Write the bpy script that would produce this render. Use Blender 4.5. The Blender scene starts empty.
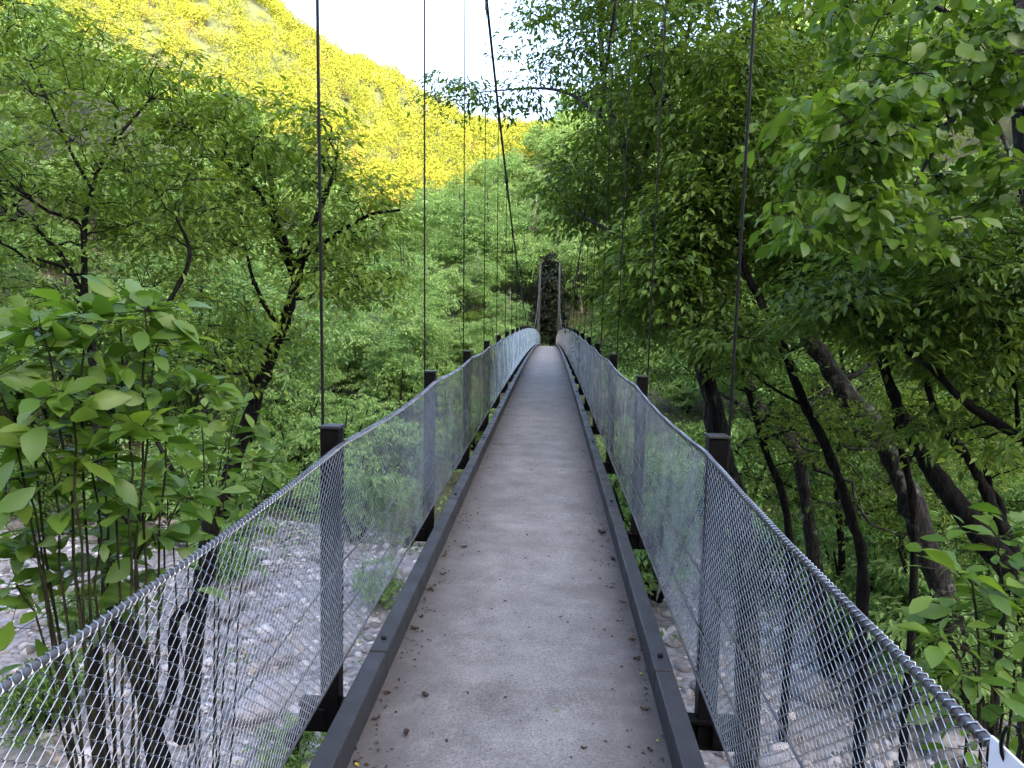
import bpy, math, random
import numpy as np
from mathutils import Vector, Matrix, noise as mnoise

rng = np.random.default_rng(11)
random.seed(11)
sc = bpy.context.scene
col = sc.collection

# ------------------------------------------------------------------ camera
RES_X, RES_Y, FPX = 1024, 768, 740.0
CAM = np.array([0.09, 0.0, 1.46])
YAW, PITCH, ROLL = math.radians(2.80), math.radians(-4.95), math.radians(1.2)
_f = np.array([-math.sin(YAW) * math.cos(PITCH), math.cos(YAW) * math.cos(PITCH), math.sin(PITCH)])
_r0 = np.array([math.cos(YAW), math.sin(YAW), 0.0])
_u0 = np.cross(_r0, _f)
_r = _r0 * math.cos(ROLL) + _u0 * math.sin(ROLL)
_u = -_r0 * math.sin(ROLL) + _u0 * math.cos(ROLL)
cam = bpy.data.cameras.new('camera')
cam.sensor_width = 36.0
cam.lens = FPX / RES_X * 36.0
cam.clip_start, cam.clip_end = 0.05, 3000.0
camo = bpy.data.objects.new('camera', cam)
col.objects.link(camo)
camo.matrix_world = Matrix(((_r[0], _u[0], -_f[0], CAM[0]), (_r[1], _u[1], -_f[1], CAM[1]),
                            (_r[2], _u[2], -_f[2], CAM[2]), (0, 0, 0, 1)))
sc.camera = camo

# ------------------------------------------------------------------ light
SUN_EL, SUN_AZ = math.radians(17.0), math.radians(158.0)     # azimuth clockwise from +Y
world = bpy.data.worlds.new('World')
sc.world = world
world.use_nodes = True
wn = world.node_tree
bg = wn.nodes['Background']
sky = wn.nodes.new('ShaderNodeTexSky')
sky.sky_type = 'NISHITA'
sky.sun_disc = False
sky.sun_elevation = SUN_EL
sky.sun_rotation = SUN_AZ
sky.air_density, sky.dust_density, sky.ozone_density = 0.45, 6.5, 0.0
wn.links.new(sky.outputs['Color'], bg.inputs['Color'])
bg.inputs['Strength'].default_value = 0.15
sl = bpy.data.lights.new('sun', 'SUN')
sl.energy = 3.2
sl.angle = math.radians(0.5)
sl.color = (1.0, 0.87, 0.58)
slo = bpy.data.objects.new('sun', sl)
col.objects.link(slo)
_sd = Vector((math.sin(SUN_AZ) * math.cos(SUN_EL), math.cos(SUN_AZ) * math.cos(SUN_EL), math.sin(SUN_EL)))
slo.rotation_euler = _sd.to_track_quat('Z', 'Y').to_euler()
slo.location = (0, -60, 200)
sc.view_settings.view_transform = 'Standard'
sc.view_settings.look = 'None'
sc.view_settings.gamma = 1.0
sc.view_settings.use_curve_mapping = False
sc.view_settings.exposure = 3.72
sc.render.engine = 'CYCLES'
sc.cycles.max_bounces = 8
sc.cycles.diffuse_bounces = 4
sc.cycles.transmission_bounces = 6

# ------------------------------------------------------------------ maths
def P(px, py, d):
    """world point seen at pixel (px, py) at depth d metres"""
    return CAM + d * (_f + _r * ((px - RES_X / 2) / FPX) - _u * ((py - RES_Y / 2) / FPX))

def smooth(a, b, t):
    t = np.clip((t - a) / (b - a), 0, 1)
    return t * t * (3 - 2 * t)

def norm(v):
    return v / np.maximum(np.linalg.norm(v, axis=-1, keepdims=True), 1e-9)

def vnoise(x, y, s, seed=0.0):
    """cheap smooth noise from sines, vectorised"""
    x = np.asarray(x) / s + seed * 7.3
    y = np.asarray(y) / s - seed * 3.1
    return (np.sin(x * 1.7 + 1.3 * np.sin(y * 1.1 + seed)) + np.sin(y * 1.9 + 1.7 * np.sin(x * 0.9 + 2 * seed))
            + 0.6 * np.sin(2.3 * (x + y) + seed)) / 2.6

# ------------------------------------------------------------------ materials
def mat(name):
    m = bpy.data.materials.new(name)
    m.use_nodes = True
    nt = m.node_tree
    return m, nt, nt.nodes['Principled BSDF'], nt.nodes['Material Output']

def nd(nt, t, **kw):
    n = nt.nodes.new(t)
    for k, v in kw.items():
        setattr(n, k, v)
    return n

def ramp(nt, src, stops):
    r = nd(nt, 'ShaderNodeValToRGB')
    e = r.color_ramp.elements
    e[0].position, e[0].color = stops[0][0], (*stops[0][1], 1)
    e[1].position, e[1].color = stops[-1][0], (*stops[-1][1], 1)
    for p, c in stops[1:-1]:
        x = e.new(p)
        x.color = (*c, 1)
    nt.links.new(src, r.inputs['Fac'])
    return r.outputs['Color']

def noise_tex(nt, scale, detail=4, rough=0.55, coord='Object', dims=None):
    tc = nd(nt, 'ShaderNodeTexCoord')
    n = nd(nt, 'ShaderNodeTexNoise')
    n.inputs['Scale'].default_value = scale
    n.inputs['Detail'].default_value = detail
    n.inputs['Roughness'].default_value = rough
    if dims:
        mp = nd(nt, 'ShaderNodeMapping')
        mp.inputs['Scale'].default_value = dims
        nt.links.new(tc.outputs[coord], mp.inputs['Vector'])
        nt.links.new(mp.outputs['Vector'], n.inputs['Vector'])
    else:
        nt.links.new(tc.outputs[coord], n.inputs['Vector'])
    return n.outputs['Fac']

def mixc(nt, a, b, fac, mode='MIX'):
    m = nd(nt, 'ShaderNodeMix', data_type='RGBA', blend_type=mode)
    for sock, v in ((m.inputs[0], fac), (m.inputs[6], a), (m.inputs[7], b)):
        if isinstance(v, (int, float)):
            sock.default_value = v
        elif isinstance(v, tuple):
            sock.default_value = (*v, 1)
        else:
            nt.links.new(v, sock)
    return m.outputs[2]

def bump(nt, b, src, strength=0.4, dist=0.01):
    bp = nd(nt, 'ShaderNodeBump')
    bp.inputs['Strength'].default_value = strength
    bp.inputs['Distance'].default_value = dist
    nt.links.new(src, bp.inputs['Height'])
    nt.links.new(bp.outputs['Normal'], b.inputs['Normal'])

def leaf_mat(name, stops, trans=0.45, rough=0.45, spec=0.4, ttint=(1.25, 1.15, 0.55), big=3.0):
    m, nt, b, out = mat(name)
    geo = nd(nt, 'ShaderNodeNewGeometry')
    c = ramp(nt, geo.outputs['Random Per Island'], stops)
    n = noise_tex(nt, 1.0 / big, 2)
    v = ramp(nt, n, [(0.3, (0.75, 0.8, 0.8)), (0.7, (1.15, 1.1, 1.0))])
    c = mixc(nt, c, v, 1.0, 'MULTIPLY')
    nt.links.new(c, b.inputs['Base Color'])
    b.inputs['Roughness'].default_value = rough
    b.inputs['Specular IOR Level'].default_value = spec
    t = nd(nt, 'ShaderNodeBsdfTranslucent')
    nt.links.new(mixc(nt, c, ttint, 1.0, 'MULTIPLY'), t.inputs['Color'])
    mx = nd(nt, 'ShaderNodeMixShader')
    mx.inputs[0].default_value = trans
    nt.links.new(b.outputs[0], mx.inputs[1])
    nt.links.new(t.outputs[0], mx.inputs[2])
    nt.links.new(mx.outputs[0], out.inputs['Surface'])
    return m

M = {}
M['leaf_fine'] = leaf_mat('leaf_fine', [(0, (0.095, 0.18, 0.030)), (0.5, (0.158, 0.275, 0.042)), (1, (0.24, 0.355, 0.065))])
M['leaf_dark'] = leaf_mat('leaf_dark', [(0, (0.056, 0.125, 0.020)), (0.5, (0.100, 0.195, 0.029)), (1, (0.170, 0.28, 0.043))])
M['leaf_big'] = leaf_mat('leaf_big', [(0, (0.080, 0.175, 0.027)), (0.6, (0.130, 0.245, 0.040)), (1, (0.20, 0.32, 0.06))], trans=0.5, rough=0.36, spec=0.5, ttint=(1.2, 1.2, 0.5))
M['leaf_pale'] = leaf_mat('leaf_pale', [(0, (0.17, 0.31, 0.10)), (0.5, (0.26, 0.43, 0.14)), (1, (0.35, 0.52, 0.18))], trans=0.45, ttint=(1.1, 1.1, 0.8), big=8)
M['leaf_mid'] = leaf_mat('leaf_mid', [(0, (0.13, 0.26, 0.085)), (0.5, (0.20, 0.36, 0.115)), (1, (0.28, 0.45, 0.14))], trans=0.45, ttint=(1.1, 1.1, 0.8), big=8)
M['leaf_gap_shade'] = leaf_mat('leaf_gap_shade', [(0, (0.010, 0.020, 0.010)), (1, (0.020, 0.036, 0.016))], trans=0.1, big=4)  # leaf colour darkened to carry the shade of the far opening
M['leaf_low'] = leaf_mat('leaf_low', [(0, (0.08, 0.17, 0.04)), (0.5, (0.13, 0.26, 0.06)), (1, (0.20, 0.33, 0.085))], trans=0.4, big=3)

def hill_mat():
    m, nt, b, out = mat('hill_leaf')
    at = nd(nt, 'ShaderNodeAttribute', attribute_name='tint')
    c = ramp(nt, at.outputs['Fac'], [(0, (0.064, 0.082, 0.012)), (0.35, (0.098, 0.118, 0.014)), (0.72, (0.130, 0.146, 0.016)), (0.86, (0.110, 0.086, 0.020)), (1, (0.06, 0.075, 0.014))])
    nt.links.new(c, b.inputs['Base Color'])
    b.inputs['Roughness'].default_value = 0.7
    b.inputs['Specular IOR Level'].default_value = 0.1
    t = nd(nt, 'ShaderNodeBsdfTranslucent')
    nt.links.new(c, t.inputs['Color'])
    mx = nd(nt, 'ShaderNodeMixShader')
    mx.inputs[0].default_value = 0.35
    nt.links.new(b.outputs[0], mx.inputs[1])
    nt.links.new(t.outputs[0], mx.inputs[2])
    nt.links.new(mx.outputs[0], out.inputs['Surface'])
    return m
M['hill_leaf'] = hill_mat()

def bark_mat(name, a, b2, lich, amt=0.55):
    m, nt, b, out = mat(name)
    n1 = noise_tex(nt, 24, 6, 0.7, dims=(1, 1, 0.22))
    c = ramp(nt, n1, [(0.36, tuple(q * 0.45 for q in a)), (0.48, a), (0.62, b2)])
    n2 = noise_tex(nt, 3.5, 5, 0.7)
    f = ramp(nt, n2, [(amt, (0, 0, 0)), (amt + 0.1, (1, 1, 1))])
    c = mixc(nt, c, lich, f)
    nt.links.new(c, b.inputs['Base Color'])
    b.inputs['Roughness'].default_value = 0.9
    b.inputs['Specular IOR Level'].default_value = 0.1
    bump(nt, b, n1, 0.8, 0.03)
    return m
M['bark_dark'] = bark_mat('bark_dark', (0.008, 0.008, 0.008), (0.020, 0.0198, 0.0193), (0.045, 0.05, 0.042), 0.60)
M['bark_grey'] = bark_mat('bark_grey', (0.022, 0.0218, 0.0212), (0.055, 0.054, 0.052), (0.15, 0.16, 0.145), 0.56)
M['bark_pale'] = bark_mat('bark_pale', (0.12, 0.11, 0.10), (0.22, 0.21, 0.19), (0.32, 0.32, 0.29), 0.5)
M['stem_green'] = bark_mat('stem_green', (0.03, 0.03, 0.02), (0.06, 0.06, 0.03), (0.09, 0.10, 0.05), 0.65)

def deck_mat():
    m, nt, b, out = mat('deck_concrete')
    fine = noise_tex(nt, 110, 5, 0.85)
    mid = noise_tex(nt, 3.2, 9, 0.72)
    band = noise_tex(nt, 1.6, 4, 0.6, dims=(0.25, 1.9, 1))
    c = ramp(nt, mid, [(0.30, (0.095, 0.095, 0.093)), (0.5, (0.150, 0.150, 0.148)), (0.72, (0.208, 0.208, 0.207))])
    c = mixc(nt, c, ramp(nt, fine, [(0.34, (0.25, 0.25, 0.25)), (0.5, (1, 1, 1)), (0.66, (1.75, 1.75, 1.77))]), 0.72, 'MULTIPLY')
    c = mixc(nt, c, ramp(nt, band, [(0.3, (0.88, 0.875, 0.87)), (0.65, (1.05, 1.05, 1.06))]), 1.0, 'MULTIPLY')
    # worn dirt along both edges
    tc = nd(nt, 'ShaderNodeTexCoord')
    sep = nd(nt, 'ShaderNodeSeparateXYZ')
    nt.links.new(tc.outputs['Object'], sep.inputs[0])
    ab = nd(nt, 'ShaderNodeMath', operation='ABSOLUTE')
    nt.links.new(sep.outputs['X'], ab.inputs[0])
    ad = nd(nt, 'ShaderNodeMath', operation='MULTIPLY_ADD')
    nt.links.new(noise_tex(nt, 7, 6, 0.7), ad.inputs[0])
    ad.inputs[1].default_value = 0.42
    nt.links.new(ab.outputs[0], ad.inputs[2])
    e = ramp(nt, ad.outputs[0], [(0.42, (0, 0, 0)), (0.72, (1, 1, 1))])
    c = mixc(nt, c, (0.074, 0.070, 0.068), e)
    spk = noise_tex(nt, 55, 2, 0.5)
    s = ramp(nt, spk, [(0.70, (0, 0, 0)), (0.74, (1, 1, 1))])
    c = mixc(nt, c, (0.05, 0.045, 0.042), s)
    nt.links.new(c, b.inputs['Base Color'])
    b.inputs['Roughness'].default_value = 0.82
    b.inputs['Specular IOR Level'].default_value = 0.35
    bump(nt, b, fine, 0.12, 0.002)
    return m
M['deck'] = deck_mat()

def steel_mat(name, c0, c1, rough=0.4, metal=0.0, wear=None, spec=0.5):
    m, nt, b, out = mat(name)
    b.inputs['Specular IOR Level'].default_value = spec
    n = noise_tex(nt, 14, 6, 0.7)
    c = ramp(nt, n, [(0.3, c0), (0.75, c1)])
    if wear:
        n2 = noise_tex(nt, 40, 5, 0.75)
        f = ramp(nt, n2, [(0.66, (0, 0, 0)), (0.72, (1, 1, 1))])
        c = mixc(nt, c, wear, f)
    nt.links.new(c, b.inputs['Base Color'])
    b.inputs['Metallic'].default_value = metal
    rr = ramp(nt, noise_tex(nt, 6, 4), [(0.3, (rough - 0.1,) * 3), (0.7, (rough + 0.15,) * 3)])
    nt.links.new(rr, b.inputs['Roughness'])
    return m
M['kerb'] = steel_mat('kerb_paint', (0.020, 0.022, 0.025), (0.034, 0.037, 0.042), 0.48, 0.0, (0.09, 0.09, 0.092), spec=0.35)
M['kerb_edge'] = steel_mat('kerb_rust', (0.09, 0.06, 0.045), (0.16, 0.11, 0.085), 0.75)
M['post'] = steel_mat('post_paint', (0.003, 0.003, 0.004), (0.006, 0.006, 0.007), 0.42, 0.0, (0.012, 0.012, 0.013), spec=0.14)
M['galv'] = steel_mat('galvanised_wire', (0.34, 0.345, 0.355), (0.54, 0.545, 0.555), 0.24, 1.0)
M['galv_dull'] = steel_mat('galvanised_rope', (0.05, 0.052, 0.058), (0.11, 0.115, 0.125), 0.5, 0.3)
M['cable'] = steel_mat('cable_steel', (0.006, 0.006, 0.0065), (0.012, 0.012, 0.0125), 0.5, 0.0, spec=0.2)
M['main_cable'] = steel_mat('main_cable_steel', (0.03, 0.031, 0.034), (0.06, 0.062, 0.066), 0.5, 0.0, spec=0.3)
M['sign_white'] = steel_mat('sign_white', (0.72, 0.74, 0.78), (0.80, 0.82, 0.86), 0.4)
M['sign_ink'] = steel_mat('sign_ink', (0.10, 0.11, 0.14), (0.14, 0.15, 0.18), 0.5)
M['concrete'] = steel_mat('tower_concrete', (0.03, 0.031, 0.034), (0.05, 0.052, 0.056), 0.8)

def rock_mat(name, stops, scale=2.5):
    m, nt, b, out = mat(name)
    n = noise_tex(nt, scale, 8, 0.65)
    oi = nd(nt, 'ShaderNodeObjectInfo')
    c = ramp(nt, n, stops)
    v = ramp(nt, oi.outputs['Random'], [(0, (0.72, 0.71, 0.70)), (1, (1.1, 1.1, 1.13))])
    c = mixc(nt, c, v, 1.0, 'MULTIPLY')
    nt.links.new(c, b.inputs['Base Color'])
    b.inputs['Roughness'].default_value = 0.85
    bump(nt, b, n, 0.7, 0.05)
    return m
M['rock'] = rock_mat('river_rock', [(0.28, (0.12, 0.115, 0.115)), (0.5, (0.27, 0.265, 0.275)), (0.75, (0.44, 0.43, 0.45))])
def pebble_mat():
    m, nt, b, out = mat('river_pebble')
    geo = nd(nt, 'ShaderNodeNewGeometry')
    c = ramp(nt, geo.outputs['Random Per Island'], [(0, (0.12, 0.115, 0.115)), (0.35, (0.36, 0.355, 0.37)), (0.8, (0.56, 0.55, 0.58)), (1, (0.28, 0.24, 0.21))])
    nt.links.new(c, b.inputs['Base Color'])
    b.inputs['Roughness'].default_value = 0.85
    return m
M['pebble'] = pebble_mat()
M['gravel'] = rock_mat('gravel_bed', [(0.3, (0.08, 0.075, 0.07)), (0.5, (0.21, 0.20, 0.20)), (0.7, (0.36, 0.355, 0.36))], 6)

def soil_mat():
    m, nt, b, out = mat('forest_floor')
    n = noise_tex(nt, 1.4, 8, 0.7)
    c = ramp(nt, n, [(0.3, (0.035, 0.027, 0.02)), (0.5, (0.06, 0.05, 0.03)), (0.68, (0.05, 0.075, 0.022))])
    tc = nd(nt, 'ShaderNodeTexCoord'); sp = nd(nt, 'ShaderNodeSeparateXYZ')
    nt.links.new(tc.outputs['Object'], sp.inputs[0])
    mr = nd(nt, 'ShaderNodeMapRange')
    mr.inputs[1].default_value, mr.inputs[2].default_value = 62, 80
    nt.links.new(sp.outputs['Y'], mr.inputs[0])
    c = mixc(nt, c, (0.020, 0.028, 0.008), mr.outputs[0])  # far ground coloured darker so gaps between crowns read as shadow
    nt.links.new(c, b.inputs['Base Color'])
    b.inputs['Roughness'].default_value = 0.95
    bump(nt, b, n, 0.8, 0.15)
    return m
M['soil'] = soil_mat()
M['earth'] = steel_mat('bare_earth', (0.014, 0.011, 0.009), (0.032, 0.025, 0.020), 0.9)
M['dead'] = steel_mat('dead_leaf', (0.022, 0.014, 0.010), (0.06, 0.038, 0.027), 0.8)
M['dead2'] = steel_mat('dry_leaf', (0.07, 0.052, 0.036), (0.15, 0.115, 0.08), 0.8)
M['yellow'] = steel_mat('yellow_leaf', (0.30, 0.26, 0.05), (0.40, 0.36, 0.08), 0.6)
M['leaf_fall'] = steel_mat('fallen_green', (0.14, 0.17, 0.08), (0.25, 0.28, 0.16), 0.6)

# ------------------------------------------------------------------ mesh building
class MB:
    def __init__(s):
        s.v, s.q, s.t, s.qm, s.tm, s.n = [], [], [], [], [], 0
    def add(s, V, quads=None, tris=None, mi=0):
        V = np.asarray(V, float).reshape(-1, 3)
        if quads is not None and len(quads):
            quads = np.asarray(quads, np.int64).reshape(-1, 4)
            s.q.append(quads + s.n); s.qm.append(np.full(len(quads), mi))
        if tris is not None and len(tris):
            tris = np.asarray(tris, np.int64).reshape(-1, 3)
            s.t.append(tris + s.n); s.tm.append(np.full(len(tris), mi))
        s.v.append(V); s.n += len(V)
    def box(s, c, size, mi=0, bev=0.0):
        x, y, z = np.asarray(size) / 2.0
        c = np.asarray(c, float)
        if bev <= 0:
            V = np.array([[i * x, j * y, k * z] for i in (-1, 1) for j in (-1, 1) for k in (-1, 1)])
            s.add(V + c, [[0, 1, 3, 2], [4, 6, 7, 5], [0, 4, 5, 1], [2, 3, 7, 6], [0, 2, 6, 4], [1, 5, 7, 3]], mi=mi)
            return
        import bmesh
        bm = bmesh.new()
        bmesh.ops.create_cube(bm, size=1)
        bmesh.ops.scale(bm, vec=(2 * x, 2 * y, 2 * z), verts=bm.verts)
        bmesh.ops.bevel(bm, geom=list(bm.edges), offset=bev, segments=2, profile=0.5, affect='EDGES')
        s.bm(bm, c, mi)
    def bm(s, bm, c=(0, 0, 0), mi=0):
        bm.verts.index_update()
        V = np.array([v.co[:] for v in bm.verts]) + np.asarray(c)
        s.add(V, [[v.index for v in f.verts] for f in bm.faces if len(f.verts) == 4],
              [[v.index for v in f.verts] for f in bm.faces if len(f.verts) == 3], mi)
        assert all(len(f.verts) < 5 for f in bm.faces)
        bm.free()
    def tubes(s, pts, rad, sides=4, mi=0, cap=False):
        """pts (B,N,3), rad (B,N)"""
        pts = np.asarray(pts, float)
        if pts.ndim == 2:
            pts = pts[None]
        B, N, _ = pts.shape
        rad = np.broadcast_to(np.asarray(rad, float), (B, N))
        tan = norm(np.gradient(pts, axis=1))
        ref = np.where(np.abs(tan[:, :1, 2:3]) > 0.85, np.array([[[1.0, 0, 0]]]), np.array([[[0, 0, 1.0]]]))
        a = norm(np.cross(tan, np.broadcast_to(ref, tan.shape)))
        b = np.cross(tan, a)
        th = np.arange(sides) / sides * 2 * np.pi
        V = pts[:, :, None, :] + rad[:, :, None, None] * (a[:, :, None, :] * np.cos(th)[None, None, :, None] + b[:, :, None, :] * np.sin(th)[None, None, :, None])
        idx = np.arange(B * N * sides).reshape(B, N, sides)
        i0 = idx[:, :-1, :]
        i1 = idx[:, 1:, :]
        Q = np.stack([i0, np.roll(i0, -1, 2), np.roll(i1, -1, 2), i1], -1).reshape(-1, 4)
        s.add(V.reshape(-1, 3), Q, mi=mi)
        if cap:
            n = s.n
            s.add(np.concatenate([pts[:, 0], pts[:, -1]]), mi=mi)
            T = []
            for k in range(B):
                for e, ci in ((0, k), (N - 1, B + k)):
                    for j in range(sides):
                        T.append([idx[k, e, j] - idx.size, idx[k, e, (j + 1) % sides] - idx.size, ci])
            s.t.append(np.array(T) + n); s.tm.append(np.full(len(T), mi))
    def build(s, name, mats, parent=None, loc=(0, 0, 0), smooth_sh=False, tint=None):
        me = bpy.data.meshes.new(name)
        V = np.concatenate(s.v)
        q = np.concatenate(s.q) if s.q else np.zeros((0, 4), np.int64)
        t = np.concatenate(s.t) if s.t else np.zeros((0, 3), np.int64)
        me.vertices.add(len(V))
        me.vertices.foreach_set('co', V.astype(np.float32).ravel())
        nl = q.size + t.size
        me.loops.add(nl)
        me.loops.foreach_set('vertex_index', np.concatenate([q.ravel(), t.ravel()]).astype(np.int32))
        me.polygons.add(len(q) + len(t))
        st = np.concatenate([np.arange(len(q)) * 4, q.size + np.arange(len(t)) * 3]).astype(np.int32)
        me.polygons.foreach_set('loop_start', st)
        mi = np.concatenate(s.qm + s.tm).astype(np.int32)
        me.polygons.foreach_set('material_index', mi)
        me.polygons.foreach_set('use_smooth', np.full(len(q) + len(t), bool(smooth_sh)))
        for m in (mats if isinstance(mats, (list, tuple)) else [mats]):
            me.materials.append(m)
        if tint is not None:
            a = me.attributes.new('tint', 'FLOAT', 'POINT')
            a.data.foreach_set('value', np.asarray(tint, np.float32))
        me.update(calc_edges=True)
        me.validate()
        return link(name, me, parent, loc)

def link(name, me, parent=None, loc=(0, 0, 0)):
    o = bpy.data.objects.new(name, me)
    col.objects.link(o)
    o.location = loc
    if parent:
        o.parent = parent
    return o

def tag(o, label, cat, group=None, kind=None):
    if label: o['label'] = label
    if cat: o['category'] = cat
    if group: o['group'] = group
    if kind: o['kind'] = kind
    return o

def thing(name, loc, label, cat, group=None):
    o = link(name, None, None, tuple(loc))
    o.empty_display_size = 0.2
    return tag(o, label, cat, group)

def copy_tree(root, loc, rz=0.0, scl=1.0, label=None):
    r = root.copy()
    col.objects.link(r)
    r.location, r.rotation_euler, r.scale = loc, (0, 0, rz), (scl, scl, scl)
    if label:
        r['label'] = label
    for ch in list(root.children):
        c = ch.copy()
        col.objects.link(c)
        c.parent = r
    return r

# ------------------------------------------------------------------ leaves
def leaf_set(mb, pos, d, n, L, W, mi=0, big=False, fold=0.18):
    """pos,d,n (K,3); L (K,)"""
    K = len(pos)
    if K == 0:
        return
    d = norm(d)
    s_ = norm(np.cross(n, d))
    n = np.cross(d, s_)
    L = np.broadcast_to(np.asarray(L, float), (K,))[:, None]
    W = np.broadcast_to(np.asarray(W, float), (K,))[:, None]
    if not big:
        V = np.stack([pos,
                      pos + d * L * 0.42 + s_ * W * 0.5 + n * W * fold,
                      pos + d * L - n * L * 0.10,
                      pos + d * L * 0.42 - s_ * W * 0.5 + n * W * fold], 1)
        i = np.arange(K)[:, None] * 4
        T = np.concatenate([i + [[0, 2, 1]], i + [[0, 3, 2]]], 0)
        mb.add(V.reshape(-1, 3), tris=T, mi=mi)
    else:
        dr = rng.uniform(0.05, 0.5, (K, 1)); tw = rng.normal(size=(K, 1)) * 0.18
        def pt(t, w, up):
            return pos + d * L * t + s_ * W * w + n * (W * (up + w * tw * 2)) - n * L * dr * t * t
        V = np.stack([pt(0, 0, 0), pt(.22, .30, .07), pt(.55, .5, .12), pt(.82, .33, .07), pt(1.02, 0, -.02),
                      pt(.82, -.33, .07), pt(.55, -.5, .12), pt(.22, -.30, .07), pt(.22, 0, 0), pt(.55, 0, 0), pt(.82, 0, 0)], 1)
        i = np.arange(K)[:, None] * 11
        T = np.concatenate([i + [[0, 8, 1]], i + [[0, 7, 8]], i + [[3, 10, 4]], i + [[4, 10, 5]]], 0)
        Q = np.concatenate([i + [[1, 8, 9, 2]], i + [[2, 9, 10, 3]], i + [[8, 7, 6, 9]], i + [[9, 6, 5, 10]]], 0)
        mb.add(V.reshape(-1, 3), Q, T, mi)

def in_ell(ells, n, shell=0.0):
    """random points in a list of ellipsoids (centre(3), radii(3), weight)"""
    w = np.array([e[2] for e in ells], float)
    k = rng.choice(len(ells), n, p=w / w.sum())
    u = norm(rng.normal(size=(n, 3)))
    r = rng.uniform(shell ** 3, 1, n) ** (1 / 3)
    C = np.array([e[0] for e in ells])[k]
    R = np.array([e[1] for e in ells])[k]
    return C + u * r[:, None] * R

def bez(a, c, b, N):
    t = np.linspace(0, 1, N)[None, :, None]
    return (1 - t) ** 2 * a[:, None] + 2 * t * (1 - t) * c[:, None] + t * t * b[:, None]

def attach(nodes, tg, up=0.9):
    """index of the skeleton node each target grows from"""
    D = np.linalg.norm(tg[:, None] - nodes[None], axis=2)
    dz = nodes[None, :, 2] - tg[:, None, 2]
    cost = D + up * np.maximum(0, dz + 0.25 * D)
    return cost.argmin(1)

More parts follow.
